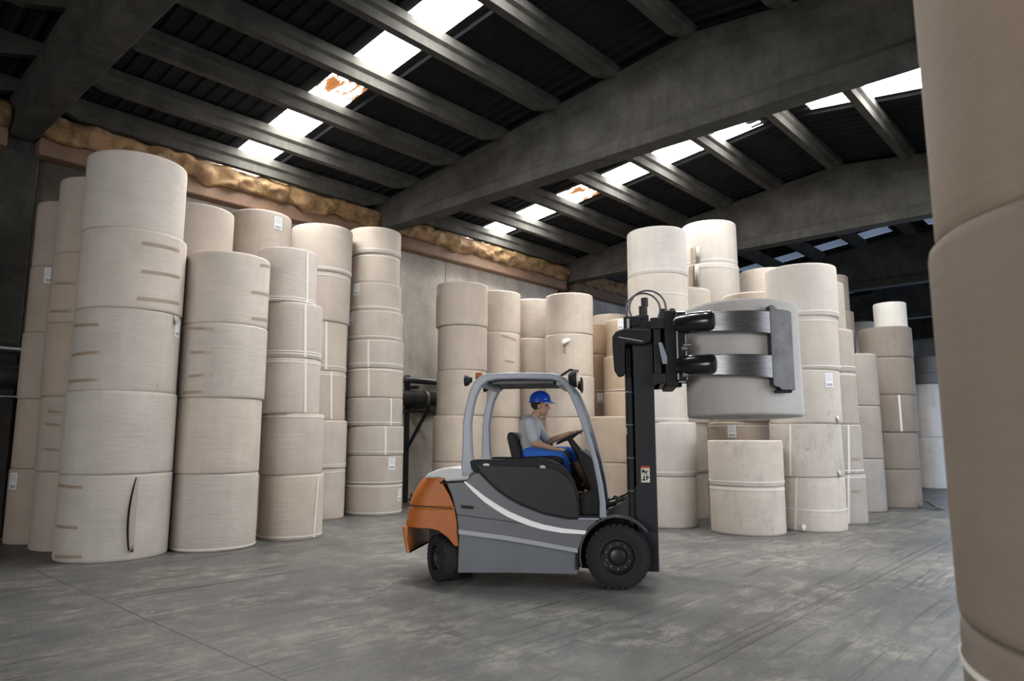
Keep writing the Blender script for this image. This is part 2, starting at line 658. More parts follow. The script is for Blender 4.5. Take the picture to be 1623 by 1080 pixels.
# cover the strip beside the back wall so that only a small lit piece shows
# main gable beams: I-section, solid ends, top follows the roof
BAY = ['far left', 'left', 'middle', 'right', 'deep right', 'deepest', 'end']
BL = ['concrete gable beam beyond the left edge of view', 'dark concrete gable beam crossing the upper left corner',
      'big concrete gable beam running diagonally across the middle of the roof',
      'concrete gable beam above the tall right-hand roll stacks', 'dim concrete gable beam behind the right-hand stacks',
      'faint concrete gable beam deep in the hall with blue skylights beyond', 'last concrete gable beam far at the back right']
for bx, lb in zip(BEAMS, BL):
    bm = bmesh.new()
    st = [YN, -2.6, -2.0, 1.5, 3.3, RIDGE, 6.9, 9.0, 11.7, 12.3, YW]
    rings = []
    for Y in st:
        zt = zr(Y, 8.36)
        solid = Y < -2.3 or Y > 12.0
        wb = .20 if solid else .12
        tw = .24
        half = [(.20, 6.68), (.20, 6.90), (wb, 7.0 if not solid else 6.92), (wb, zt - .34), (tw, zt - .24), (tw, zt)]
        if solid:
            half[2] = (.20, min(7.0, zt - .4))
            half[3] = (.20, zt - .34)
        ring = [(-a_, z_) for a_, z_ in half] + [(a_, z_) for a_, z_ in half[::-1]]
        rings.append([bm.verts.new((a_, Y - 5.1, z_)) for a_, z_ in ring])
    for r0, r1 in zip(rings, rings[1:]):
        nn = len(r0)
        for i in range(nn):
            bm.faces.new((r0[i], r0[(i + 1) % nn], r1[(i + 1) % nn], r1[i]))
    bm.faces.new(rings[0])
    bm.faces.new(rings[-1][::-1])
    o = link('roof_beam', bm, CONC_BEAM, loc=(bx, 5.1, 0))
    bevel(o, .012, 1)
    tag(o, lb, 'roof beam', 'main gable beams under the roof')
    # column under the wall end
    c = link('concrete_column', BX(-.28, .28, -.22, .22, 0, 6.68), CONC_BEAM, loc=(bx, YW + .10, 0))
    bevel(c, .02, 1)
    tag(c, 'concrete column on the back wall carrying the ' + {0: 'hidden far-left', 1: 'upper-left', 2: 'big diagonal', 3: 'right-hand', 4: 'dim rear', 5: 'faint deep', 6: 'last'}[BEAMS.index(bx)] + ' roof beam', 'column', 'columns along the back wall')
    c = link('concrete_column', BX(-.28, .28, -.22, .22, 0, 6.68), CONC_WALL, loc=(bx, YN + .25, 0)) if bx > 12 and bx not in (25.6,) else None
    if c:
        tag(c, 'concrete column on the near wall under roof beam number %s from left' % ['one', 'two', 'three', 'four', 'five', 'six', 'seven'][BEAMS.index(bx)], 'column', 'columns along the near wall')

# purlins: T section with chamfered ends
ROW = ['row against the back wall', 'second row from the back wall', 'third row from the back wall', 'fourth row from the back wall',
       'fifth row from the back wall', 'last row before the ridge', 'row on the far side of the ridge', 'row on the near side of the ridge',
       'first near-slope row', 'second near-slope row', 'third near-slope row',
       'fourth near-slope row', 'fifth near-slope row', 'last near-slope row']
PROWS = [12.2, 10.8, 9.4, 8.0, 6.6, 5.3, 4.9, 3.5, 2.1, .7, -.7, -2.1]
for b in range(len(BEAMS) - 1):
    x0, x1 = BEAMS[b] + .10, BEAMS[b + 1] - .10
    for r, Y in enumerate([13.42] + PROWS):
        if r in (6, 7):
            if r == 7:
                continue
            Y = 5.1
        # profile (y, z) relative to roof sheet underside
        zc = zr(Y) - .05
        prof = [(-.075, -.36), (-.075, -.20), (-.13, -.15), (-.13, 0), (.13, 0), (.13, -.15), (.075, -.20), (.075, -.36)]
        bm = bmesh.new()
        rings = []
        L = x1 - x0
        for s_, lift in ((0, .17), (.12, .17), (.62, 0), (L - .62, 0), (L - .12, .17), (L, .17)):
            ring = []
            for yy, zz in prof:
                z2 = zz
                if zz == -.36:
                    z2 = zz + lift
                elif zz == -.20:
                    z2 = max(zz, -.36 + lift + .005) if lift else zz
                ring.append(bm.verts.new((s_ - L / 2, yy, z2)))
            rings.append(ring)
        for a_, c_ in zip(rings, rings[1:]):
            for i in range(8):
                bm.faces.new((a_[i], a_[(i + 1) % 8], c_[(i + 1) % 8], c_[i]))
        bm.faces.new(rings[0])
        bm.faces.new(rings[-1][::-1])
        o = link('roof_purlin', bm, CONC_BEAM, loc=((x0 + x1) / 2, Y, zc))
        tag(o, 'concrete purlin in the %s roof bay, %s' % (BAY[b], ROW[r]), 'purlin', 'purlins of the %s roof bay' % BAY[b])

# edge beam and sprayed foam along the top of the back wall
EDGE = mat('edge_beam_paint', (0.17, 0.10, 0.062), 0.75, bump=0.3, bscale=8, var=0.3, vscale=2)
for b in range(len(BEAMS) - 1):
    x0, x1 = BEAMS[b] + .22, BEAMS[b + 1] - .22
    L = x1 - x0
    xc = (x0 + x1) / 2
    e = link('edge_beam', BX(-L / 2, L / 2, -.15, .15, 6.42, 6.98), EDGE, loc=(xc, YW - .20, 0))
    bevel(e, .03, 2)
    tag(e, 'orange-brown foam-covered edge beam on top of the back wall, %s bay' % BAY[b], 'edge beam', 'edge beams on the back wall')
    bm = bmesh.new()
    nx, nz = int(L / .06), 16
    grid = []
    for i in range(nx + 1):
        row = []
        for j in range(nz + 1):
            X = -L / 2 + L * i / nx
            t_ = j / nz
            ragged = .16 * noise.noise(Vector((X * 2.3 + b * 7, 3.1, 0)))
            Z = (6.70 + ragged) * (1 - t_) + 7.42 * t_
            d = .10 * noise.noise(Vector((X * 3 + b * 9, 0, Z * 5))) + .05 * noise.noise(Vector((X * 9, 2, Z * 12)))
            bulge = .04 + .12 * math.sin(math.pi * min(t_ * 1.1, 1))
            yy = -(bulge + d) if 0 < j < nz else 0.0
            row.append(bm.verts.new((X, min(yy, 0.0) + .62 * max(0, t_ - .55) / .45, Z)))
        grid.append(row)
    for i in range(nx):
        for j in range(nz):
            bm.faces.new((grid[i][j], grid[i + 1][j], grid[i + 1][j + 1], grid[i][j + 1]))
    f = link('sprayed_foam', bm, FOAM, parent=e, loc=(0, -.17, 0), smooth=True)
    md = f.modifiers.new('s', 'SOLIDIFY')
    md.thickness = .03
    md.offset = -1
    tag(f, 'lumpy ochre sprayed foam')

# wall pipes on brackets
o = link('wall_pipe', TB([(-4.8, 13.67, 2.61), (0, 13.67, 2.61), (40, 13.67, 2.61)], .185, 24), STEEL, smooth=True)
tag(o, 'thick dark steel pipe running along the back wall on brackets', 'pipe')
bm = bmesh.new()
for xx in (2.2, 5.2, 8.2, 11.75, 14.8, 17.4):
    lathe_y(bm, [(.187, -.04), (.205, -.04), (.205, .04), (.187, .04)], (xx, 13.67, 2.61), 24, 'X')
link('pipe_joint', bm, BOLT, o, smooth=False)
o = link('wall_pipe', TB([(-4.8, 13.76, 3.07), (40, 13.76, 3.07)], .085, 16), STEEL, smooth=True)
tag(o, 'thinner dark pipe above the thick pipe on the back wall', 'pipe')
o = link('wall_pipe', TB([(-4.8, 13.8, 2.28), (40, 13.8, 2.28)], .035, 12), STEEL, smooth=True)
tag(o, 'thin pipe hung under the thick pipe on the back wall', 'pipe')
for i, xx in enumerate((1.9, 5.0, 8.6, 11.4, 14.3)):
    br = empty('pipe_bracket', (xx, YW, 0))
    bm = bmesh.new()
    box(bm, -.05, .05, -.50 - .38 * (i == 3), -.0, 2.33, 2.42)
    box(bm, -.05, .05, -.44, -.02, 2.84, 2.92)
    link('arm', bm, DARKST, br)
    bm = bmesh.new()
    tube(bm, [(0, -.48 - .38 * (i == 3), 2.33), (0, -.03, 1.45 - .15 * (i == 3))], .045, 6)
    link('brace', bm, DARKST, br)
    link('post', BX(-.06, .06, -.07, -.001, .0, 3.2), DARKST, br)
    tag(br, ['steel pipe bracket beside the far-left column', 'steel pipe bracket hidden behind the left roll stacks',
             'steel pipe bracket behind the stack of thin rolls', 'diagonal steel pipe bracket seen in the gap between roll stacks',
             'steel pipe bracket behind the middle roll stacks'][i], 'bracket', 'brackets holding the wall pipes')

DATA={"stacks":{"L1":[[3.65,10.78,0.697,0.0,1.127],[3.642,10.783,0.701,1.127,1.109],[3.645,10.782,0.677,2.235,1.138],[3.65,10.78,0.687,3.373,1.128],[3.618,10.791,0.662,4.501,1.12]],"L2":[[3.554,12.064,0.571,0.0,1.121],[3.542,12.067,0.571,1.121,1.094],[3.516,12.075,0.562,2.215,1.098],[3.5,12.08,0.544,3.312,1.075],[3.492,12.082,0.526,4.387,1.19]],"L3":[[3.311,13.088,0.421,0.0,1.138],[3.315,13.087,0.412,1.138,1.077],[3.294,13.092,0.404,2.215,1.056],[3.298,13.091,0.389,3.271,1.079],[3.297,13.091,0.381,4.351,1.077]],"L4":[[4.931,10.484,0.6,0.0,1.094],[4.925,10.487,0.605,1.094,1.097],[4.936,10.482,0.621,2.191,1.105],[4.933,10.483,0.617,3.296,1.092]],"L5":[[6.249,10.563,0.51,0.0,1.019],[6.221,10.58,0.507,1.019,0.978],[6.141,10.626,0.51,1.997,0.906],[6.146,10.624,0.511,2.902,0.922],[6.05,10.679,0.496,3.825,0.922]],"L6":[[8.048,12.698,0.582,0.0,0.996],[8.038,12.704,0.601,0.996,0.965],[7.997,12.73,0.597,1.961,0.995],[7.993,12.732,0.6,2.955,1.015],[7.998,12.729,0.625,3.97,1.03],[8.0,12.728,0.635,5.0,1.006]],"L7":[[9.383,12.523,0.609,0.0,0.636],[9.385,12.521,0.606,0.636,0.604],[9.385,12.521,0.615,1.239,0.618],[9.357,12.542,0.613,1.857,0.604],[9.354,12.544,0.616,2.462,0.631],[9.351,12.547,0.62,3.093,0.618],[9.337,12.557,0.603,3.711,0.642],[9.317,12.572,0.578,4.353,0.624],[9.308,12.579,0.546,4.978,0.65],[9.288,12.593,0.584,5.628,0.588]],"LA":[[5.142,11.885,0.516,0.0,1.099],[5.115,11.897,0.525,1.099,1.078],[5.077,11.913,0.535,2.177,1.102],[5.042,11.928,0.561,3.279,1.125],[5.017,11.939,0.587,4.404,1.106]],"LB":[[6.348,12.366,0.553,0.0,1.058],[6.341,12.369,0.569,1.058,1.156],[6.347,12.366,0.576,2.215,1.162],[6.377,12.351,0.568,3.377,1.222],[6.393,12.343,0.565,4.599,1.243]],"M1":[[11.764,12.37,0.628,0.0,1.047],[11.767,12.367,0.634,1.047,1.088],[11.803,12.333,0.609,2.136,1.082],[11.811,12.325,0.607,3.217,1.086],[11.795,12.341,0.64,4.303,1.059]],"M2":[[13.5,12.794,0.647,0.0,1.074],[13.504,12.791,0.644,1.074,1.064],[13.507,12.787,0.658,2.138,1.097],[13.516,12.778,0.647,3.236,1.127],[13.526,12.768,0.635,4.363,1.114]],"M3":[[14.882,12.755,0.682,0.0,1.029],[14.884,12.752,0.687,1.029,1.095],[14.899,12.735,0.693,2.124,1.113],[14.913,12.718,0.698,3.237,1.104],[14.928,12.701,0.686,4.341,1.107]],"M4":[[14.426,11.048,0.628,0.0,1.072],[14.439,11.031,0.625,1.072,1.052],[14.447,11.021,0.63,2.124,1.054],[14.442,11.027,0.623,3.178,1.081],[14.452,11.014,0.624,4.259,1.057]],"M5":[[16.025,11.544,0.627,0.0,0.892],[16.033,11.533,0.631,0.892,0.962],[16.037,11.528,0.626,1.855,0.993],[16.036,11.529,0.613,2.848,1.045],[16.04,11.523,0.609,3.893,0.874]],"M6":[[15.611,10.113,0.607,0.0,0.939],[15.625,10.09,0.602,0.939,0.931],[15.642,10.065,0.598,1.87,0.929],[15.658,10.04,0.61,2.799,0.924],[15.686,9.996,0.585,3.723,0.975]],"M5b":[[17.693,12.038,0.591,0.0,0.869],[17.703,12.023,0.594,0.869,1.007],[17.715,12.006,0.598,1.876,1.077],[17.727,11.987,0.603,2.953,1.168],[17.757,11.944,0.578,4.121,1.209]],"M7":[[14.175,9.564,0.613,0.0,1.035],[14.185,9.55,0.618,1.035,1.076]],"N1":[[11.798,6.776,0.577,0.0,0.913],[11.802,6.767,0.586,0.913,0.983],[11.734,6.884,0.583,1.896,0.925],[11.753,6.853,0.585,2.821,0.93],[11.777,6.81,0.575,3.751,0.938],[11.782,6.802,0.575,4.688,0.913]],"N3":[[16.766,6.821,0.613,0.0,0.916],[16.779,6.787,0.616,0.916,0.904],[16.789,6.764,0.613,1.82,0.962],[16.798,6.74,0.611,2.782,0.947],[16.811,6.709,0.615,3.729,0.975],[16.823,6.677,0.619,4.704,0.997]],"N4":[[13.112,4.584,0.581,0.0,0.928],[13.101,4.614,0.61,0.928,0.934],[13.109,4.594,0.615,1.863,0.948],[13.117,4.57,0.613,2.811,0.966],[13.125,4.545,0.624,3.777,0.955]],"S1":[[11.91,5.249,0.621,0.0,0.796],[11.91,5.248,0.627,0.796,0.773]],"S2":[[14.304,6.443,0.607,0.0,0.965],[14.314,6.421,0.618,0.965,0.975],[14.363,6.311,0.621,1.94,0.95],[14.418,6.183,0.617,2.89,0.877],[14.465,6.074,0.619,3.767,0.874]],"N5":[[14.502,4.552,0.506,0.0,0.927],[14.496,4.571,0.507,0.927,0.936],[14.485,4.608,0.52,1.862,1.004],[14.484,4.61,0.525,2.866,0.85],[14.46,4.686,0.491,3.716,0.956]],"N6":[[18.6,5.857,0.517,0.0,0.609],[18.606,5.838,0.519,0.609,0.838],[18.617,5.803,0.522,1.447,0.848],[18.627,5.77,0.517,2.294,1.016],[18.643,5.719,0.514,3.31,1.479],[18.619,5.795,0.517,4.79,0.935]],"N7":[[17.09,4.855,0.497,0.0,1.147],[17.093,4.845,0.489,1.147,1.168],[17.096,4.834,0.481,2.315,1.179]],"N8":[[18.644,4.567,0.576,0.0,0.875],[18.646,4.556,0.57,0.875,0.864],[18.65,4.541,0.584,1.739,0.876],[18.653,4.527,0.581,2.614,0.896],[18.656,4.516,0.581,3.51,0.737],[18.69,4.373,0.363,4.248,0.627]],"N9":[[26.313,5.22,0.451,0.0,1.63],[26.318,5.195,0.446,1.63,1.731]],"N10":[[29.416,5.891,0.496,0.0,1.623],[29.437,5.785,0.497,1.623,0.997],[29.447,5.734,0.479,2.619,0.961],[29.451,5.713,0.471,3.581,0.416],[29.454,5.697,0.472,3.997,0.59]],"N11":[[23.147,6.34,0.427,0.0,0.854],[23.157,6.304,0.412,0.854,0.84],[23.168,6.265,0.396,1.694,0.944],[23.176,6.235,0.364,2.638,1.054],[23.184,6.206,0.314,3.691,1.484]],"N2":[[13.136,7.243,0.589,0.0,0.917],[13.143,7.229,0.599,0.917,0.984],[13.168,7.183,0.598,1.901,0.925],[13.195,7.133,0.602,2.825,0.927],[13.223,7.082,0.607,3.752,0.928]],"N2t":[[15.192,7.63,0.655,0.0,0.833],[15.203,7.607,0.658,0.833,0.921],[15.232,7.548,0.662,1.755,0.949],[15.262,7.489,0.666,2.704,0.948],[15.283,7.445,0.667,3.652,0.978],[15.297,7.416,0.68,4.63,1.007],[15.306,7.398,0.634,5.636,1.041]]},"lab":[["L1",2,-0.742,0.95],["L3",0,-2.799,0.948],["L3",3,-2.107,0.909],["LB",4,-1.479,1.028],["L7",7,-2.99,0.468],["L7",6,3.027,0.469],["L7",1,-1.58,0.434],["L7",0,-1.114,0.395],["M5",2,-2.066,0.84],["M6",4,-2.887,0.819],["N4",2,-2.049,0.752],["S2",1,-2.938,0.776],["M1",4,2.748,0.881]],"tape":[["L1",3,-1.776,0.924,-0.937,0.94],["L1",3,-1.759,0.521,-0.868,0.555],["L1",3,-1.79,0.136,-0.817,0.168],["L1",2,3.067,0.901,-2.457,0.885],["L1",2,3.125,0.486,-2.231,0.517],["L1",2,3.063,0.125,-2.236,0.142],["L1",0,3.036,0.981,-2.5,0.964],["L1",0,-3.12,0.454,-2.519,0.45],["L1",0,-3.078,0.071,-2.388,0.087],["L4",2,-3.012,1.023,-2.268,0.997],["L4",2,-2.835,0.658,-2.278,0.652],["L4",2,-2.846,0.305,-2.234,0.328],["L4",2,-3.019,0.068,-2.282,0.08],["L4",3,-1.444,0.506,-0.698,0.548],["L4",3,-1.404,0.101,-0.698,0.143],["L4",3,-1.215,0.96,-0.716,1.006],["L2",3,-2.908,0.591,-2.256,0.577],["L2",3,-2.971,0.17,-2.257,0.155],["L2",1,-2.77,0.872,-2.362,0.852],["L2",1,-2.819,0.679,-2.365,0.669],["L2",1,-2.78,0.325,-2.356,0.308],["M2",3,-2.181,1.029,-1.458,0.931],["M2",3,-2.047,0.367,-1.582,0.336],["M2",2,-2.287,1.0,-1.572,0.918],["N5",1,-2.202,0.283,-1.718,0.28],["N5",0,-2.335,0.614,-1.939,0.61],["L1",2,-1.279,0.086,-1.264,0.087]],"vt":[["L5",4,-1.416,0.882,-1.335,0.13],["L5",3,-1.682,0.871,-1.613,0.084],["L5",2,-1.586,0.834,-1.516,0.082],["L5",0,-1.187,0.886,-1.301,0.043],["L6",3,-1.88,0.974,-1.825,0.098],["L6",2,-1.64,0.945,-1.581,0.08],["L7",5,-2.467,0.556,-2.443,0.039],["L7",4,-2.436,0.563,-2.412,0.052],["L7",3,-1.618,0.561,-1.593,0.05],["L7",2,-1.87,0.56,-1.846,0.031],["N4",1,3.097,0.893,3.017,0.046],["N4",0,3.115,0.867,2.993,0.043],["N5",0,-2.424,0.835,-2.529,0.025],["N5",1,-2.249,0.851,-2.357,0.083],["N8",2,-2.513,0.784,-2.511,0.05]]}

# ------------------------------------------------------------------ paper rolls
# stack: (description, base colour)
GREYB = (0.520, 0.475, 0.430)
PINKB = (0.545, 0.470, 0.405)
CREAMB = (0.600, 0.525, 0.455)
BROWNB = (0.40, 0.29, 0.20)
INFO = {
 'L1': ('wide foremost stack at far left', (0.56, 0.505, 0.455), 'rough grey-beige'),
 'L2': ('narrow stack just behind foremost left stack', (0.52, 0.44, 0.37), 'beige'),
 'L3': ('leftmost stack in the photo by the dark column', (0.50, 0.42, 0.35), 'beige'),
 'L4': ('four-roll stack right of the foremost left stack', (0.565, 0.505, 0.45), 'grey-beige'),
 'L5': ('strapped stack third along the front left row', (0.57, 0.50, 0.445), 'pinkish beige'),
 'L6': ('tall stack left of the thin-roll stack', PINKB, 'pinkish beige'),
 'L7': ('ten-roll stack left of wall gap', (0.53, 0.475, 0.42), 'thin beige'),
 'LA': ('stack peeping behind the foremost left stack', PINKB, 'smooth pinkish'),
 'LB': ('stack behind the four-roll stack', PINKB, 'smooth pinkish'),
 'M1': ('first stack right of the wall pipes', (0.53, 0.455, 0.385), 'tan'),
 'M2': ('second stack right of the wall pipes', CREAMB, 'cream'),
 'M3': ('narrow-looking third stack behind the driver', CREAMB, 'cream'),
 'M4': ('wide torn stack behind the forklift pillar', (0.585, 0.515, 0.45), 'cream'),
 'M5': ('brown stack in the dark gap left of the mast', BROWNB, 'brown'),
 'M6': ('tan stack half behind the forklift mast', (0.50, 0.395, 0.30), 'tan'),
 'M5b': ('rearmost stack above the brown stack', (0.50, 0.42, 0.35), 'dull tan'),
 'M7': ('low stack behind the forklift front pillar', (0.50, 0.41, 0.33), 'tan'),
 'N1': ('tall stack directly behind the mast', (0.62, 0.565, 0.51), 'pale cream'),
 'N2': ('stack behind held roll, right of mast', (0.60, 0.545, 0.49), 'pale cream'),
 'N2t': ('tallest stack rising behind the clamp arms', (0.50, 0.465, 0.43), 'pale cream'),
 'N3': ('stack behind-left of the big bright stack', (0.58, 0.51, 0.45), 'cream'),
 'N4': ('big bright scuffed stack right of the held roll', (0.60, 0.55, 0.50), 'scuffed pale'),
 'S1': ('short two-roll stack on the floor under the clamp', (0.58, 0.515, 0.455), 'scuffed beige'),
 'S2': ('stack behind the short two-roll stack', (0.52, 0.45, 0.39), 'beige'),
 'N5': ('stack immediately right of the big bright stack', (0.44, 0.40, 0.36), 'greyish'),
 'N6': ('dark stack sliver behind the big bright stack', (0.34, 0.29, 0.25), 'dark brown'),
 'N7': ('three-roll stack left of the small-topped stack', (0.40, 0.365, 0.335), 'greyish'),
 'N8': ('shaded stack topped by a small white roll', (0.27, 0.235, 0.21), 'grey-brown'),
 'N9': ('bright far stack by the right-edge stack', (0.80, 0.76, 0.72), 'whitish'),
 'N10': ('farthest grey stack by the right-edge stack', (0.40, 0.37, 0.34), 'grey'),
 'N11': ('far stack peeping beside small white roll', (0.60, 0.55, 0.50), 'cream'),
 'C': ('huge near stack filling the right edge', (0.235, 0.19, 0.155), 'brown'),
}
ORD = ['bottom', 'second from floor', 'third from floor', 'fourth from floor', 'fifth from floor', 'sixth from floor',
       'seventh from floor', 'eighth from floor', 'ninth from floor', 'tenth from floor']
FEAT = {('L1', 0): 'with long vertical tear', ('L1', 2): 'with hanging wrapper corner above', ('M4', 3): 'with torn white flap',
        ('N8', 5): 'small and white', ('N2t', 6): 'with vertical rip', ('LB', 4): 'with white label', ('S2', 1): 'with white label',
        ('L1', 4): 'with dented upper rim'}
# near stack at the right edge
DATA['stacks']['C'] = [[2.590, -.231, .70, 0, 1.09], [2.590, -.231, .70, 1.09, 1.09], [2.589, -.238, .685, 2.18, 1.09], [2.589, -.238, .685, 3.27, 1.09]]


def roll_mesh(bm, r, h, seed, seg=80):
    rc = .06
    zs = [0.0, .012, .04, h * .25, h * .5, h * .75, h - .04, h - .012, h]
    rr = [r - .016, r - .004, r, r, r, r, r, r - .004, r - .016]
    rings = []
    for z, q in zip(zs, rr):
        ring = []
        for k in range(seg):
            a = 2 * math.pi * k / seg
            wob = .0035 * noise.noise(Vector((math.cos(a) * 1.5, math.sin(a) * 1.5, z * 1.3 + seed * 3.1)))
            wob += .0015 * noise.noise(Vector((math.cos(a) * 7, math.sin(a) * 7, z * 5 + seed)))
            R = q + wob
            ring.append(bm.verts.new((R * math.cos(a), R * math.sin(a), z)))
        rings.append(ring)
    for a_, b_ in zip(rings, rings[1:]):
        for k in range(seg):
            bm.faces.new((a_[k], a_[(k + 1) % seg], b_[(k + 1) % seg], b_[k]))
    # end faces with the core hole
    for ring, z, s in ((rings[0], 0.0, 1), (rings[-1], h, -1)):
        inner = [bm.verts.new((rc * math.cos(2 * math.pi * k / seg), rc * math.sin(2 * math.pi * k / seg), z)) for k in range(seg)]
        deep = [bm.verts.new((rc * math.cos(2 * math.pi * k / seg), rc * math.sin(2 * math.pi * k / seg), z + s * .12)) for k in range(seg)]
        for k in range(seg):
            bm.faces.new((ring[k], ring[(k + 1) % seg], inner[(k + 1) % seg], inner[k]))
            bm.faces.new((inner[k], inner[(k + 1) % seg], deep[(k + 1) % seg], deep[k]))
        bm.faces.new(deep)


def band(r, z, hh=.018, seg=80, sag=0.0):
    bm = bmesh.new()
    rings = []
    for dr, dz in ((.001, 0), (.006, 0), (.006, hh), (.001, hh)):
        rings.append([bm.verts.new(((r + dr) * math.cos(2 * math.pi * k / seg), (r + dr) * math.sin(2 * math.pi * k / seg),
                                    z + dz + sag * math.sin(2 * math.pi * k / seg + .6))) for k in range(seg)])
    for i in range(4):
        a_, b_ = rings[i], rings[(i + 1) % 4]
        for k in range(seg):
            bm.faces.new((a_[k], a_[(k + 1) % seg], b_[(k + 1) % seg], b_[k]))
    return bm


def patch(r, a0, a1, z0, z1, hh=None, off=.0055, slant=0.0):
    """curved patch on a roll; z0..z1 rectangle, or a strip of height hh following a0,z0 -> a1,z1"""
    while a1 - a0 > math.pi:
        a1 -= 2 * math.pi
    while a1 - a0 < -math.pi:
        a1 += 2 * math.pi
    bm = bmesh.new()
    uv = bm.loops.layers.uv.new('uv')
    nn = max(2, int(abs(a1 - a0) * r / .02))
    lo, hi, uvs = [], [], {}
    for i in range(nn + 1):
        t_ = i / nn
        a = a0 + (a1 - a0) * t_
        if hh is None:
            zl, zh = z0, z1
        else:
            zm = z0 + (z1 - z0) * t_
            zl, zh = zm - hh / 2, zm + hh / 2
        p = ((r + off) * math.cos(a), (r + off) * math.sin(a))
        vl, vh = bm.verts.new((*p, zl)), bm.verts.new((*p, zh))
        uvs[vl], uvs[vh] = (t_, 0), (t_, 1)
        lo.append(vl)
        hi.append(vh)
    for i in range(nn):
        f = bm.faces.new((lo[i], lo[i + 1], hi[i + 1], hi[i]))
        for lp in f.loops:
            lp[uv].uv = uvs[lp.vert]
    return bm


random.seed(4)
ROLL = {}
for key, rolls in DATA['stacks'].items():
    desc, colr, look = INFO[key]
    for i, (x, y, r, z0, h) in enumerate(rolls):
        bm = bmesh.new()
        roll_mesh(bm, r, h - .003, hash_ := (sum(map(ord, key)) + i * 17) % 97)
        pm = PAPER if key in ('L1', 'L2', 'L3', 'L4', 'L5') else PAPER_S
        o = link('paper_roll', bm, pm, smooth=True, loc=(x, y, z0))
        o.rotation_euler = (0, 0, 0)
        try:
            o.data.set_sharp_from_angle(angle=math.radians(50))
        except Exception:
            pass
        f = random.uniform(.95, 1.05)
        g = random.uniform(-.01, .01)
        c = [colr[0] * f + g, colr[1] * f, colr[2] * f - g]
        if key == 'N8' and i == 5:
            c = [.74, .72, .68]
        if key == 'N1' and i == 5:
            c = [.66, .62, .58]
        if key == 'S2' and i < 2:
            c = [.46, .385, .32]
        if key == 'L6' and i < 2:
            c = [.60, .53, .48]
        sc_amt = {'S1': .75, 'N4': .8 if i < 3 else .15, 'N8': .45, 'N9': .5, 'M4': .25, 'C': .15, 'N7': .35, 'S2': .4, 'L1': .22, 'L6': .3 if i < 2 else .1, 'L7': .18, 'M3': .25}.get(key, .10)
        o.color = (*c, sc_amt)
        pos = 'top' if i == len(rolls) - 1 else ORD[i]
        lk = 'small white' if (key == 'N8' and i == 5) else look
        lab = '%s paper roll, %s of the %s' % (lk, pos, desc)
        if (key, i) in FEAT and len((lab + ' ' + FEAT[(key, i)]).split()) <= 16 and key != 'N8':
            lab = '%s paper roll %s, %s of the %s' % (lk, FEAT[(key, i)], pos, desc)
        words = lab.split()
        if len(words) > 16:
            lab = lab.replace('of the ', 'of ', 1)
        if len(lab.split()) > 16:
            lab = lab.replace(' from floor', ' up')
        tag(o, lab, 'paper roll', 'paper rolls in the ' + desc)
        ROLL[(key, i)] = (o, r, h)

# white straps: (stack, roll, height from roll bottom; negative = from its top)
for k, i, z in (('L5', 4, .07), ('L5', 4, .03), ('L5', 3, .10), ('L5', 3, .06), ('L5', 2, -.08), ('L5', 1, -.06), ('L5', 0, .05),
                ('L6', 5, .08), ('L6', 5, .05), ('L6', 4, -.09), ('L6', 3, .09), ('L6', 2, -.09), ('L6', 1, .08), ('L6', 1, .04), ('L6', 0, -.08),
                ('L7', 9, .08), ('L7', 8, -.07), ('L7', 7, .07), ('L7', 6, .06), ('L7', 5, .09), ('L7', 4, -.06), ('L7', 3, .07), ('L7', 2, .07),
                ('L7', 1, .04), ('L7', 0, -.05), ('L7', 0, .05), ('N1', 5, .06), ('N1', 4, -.40), ('N1', 1, .07), ('N1', 2, .05),
                ('N4', 4, .07), ('N4', 3, -.10), ('N4', 3, .05), ('S1', 1, .07), ('S1', 0, -.06), ('N5', 0, -.07), ('N5', 1, .06), ('N5', 3, .10), ('N5', 2, -.06),
                ('N2t', 5, -.1), ('N2t', 6, .08), ('M6', 3, .03), ('M6', 2, .05), ('M5', 3, .04), ('M5', 2, .05), ('L4', 0, .03),
                ('S2', 1, -.1), ('N2', 1, .08), ('C', 0, -.12), ('N10', 2, .3)):
    o, r, h = ROLL[(k, i)]
    zz = z if z > 0 else h + z
    s = link('strap', band(r, zz), STRAP, o, smooth=False)
    if k == 'C':
        s.data.materials[0] = CLEAR
o, r, h = ROLL[('N4', 0)]
link('strap', band(r, .38, .02, sag=.03), STRAP, o)
# vertical sealing tapes
for k, i, a0, z0, a1, z1 in DATA['vt']:
    o, r, h = ROLL[(k, i)]
    n_ = 6
    bm = bmesh.new()
    zA, zB = h - .01, .02
    pa = []
    for q in range(n_ + 1):
        t_ = q / n_
        a = a0 + (a1 - a0) * t_
        z = zA + (zB - zA) * t_
        wd = .022 / r
        pa.append([bm.verts.new(((r + .0065) * math.cos(a + s_ * wd), (r + .0065) * math.sin(a + s_ * wd), z)) for s_ in (-1, 0, 1)])
    for q in range(n_):
        for s_ in (0, 1):
            bm.faces.new((pa[q][s_], pa[q][s_ + 1], pa[q + 1][s_ + 1], pa[q + 1][s_]))
    link('sealing_tape', bm, CLEAR, o)
for k, i, a0, z0, a1, z1 in DATA['tape']:
    o, r, h = ROLL[(k, i)]
    link('packing_tape', patch(r, a0, a1, z0, z1, .042), TAPE, o)
for k, i, a, z in DATA['lab']:
    o, r, h = ROLL[(k, i)]
    z = min(max(z, .15), h - .15)
    s = link('label_sticker', patch(r, a - .085 / r, a + .085 / r, z - .125, z + .125, off=.007), LABEL, o)


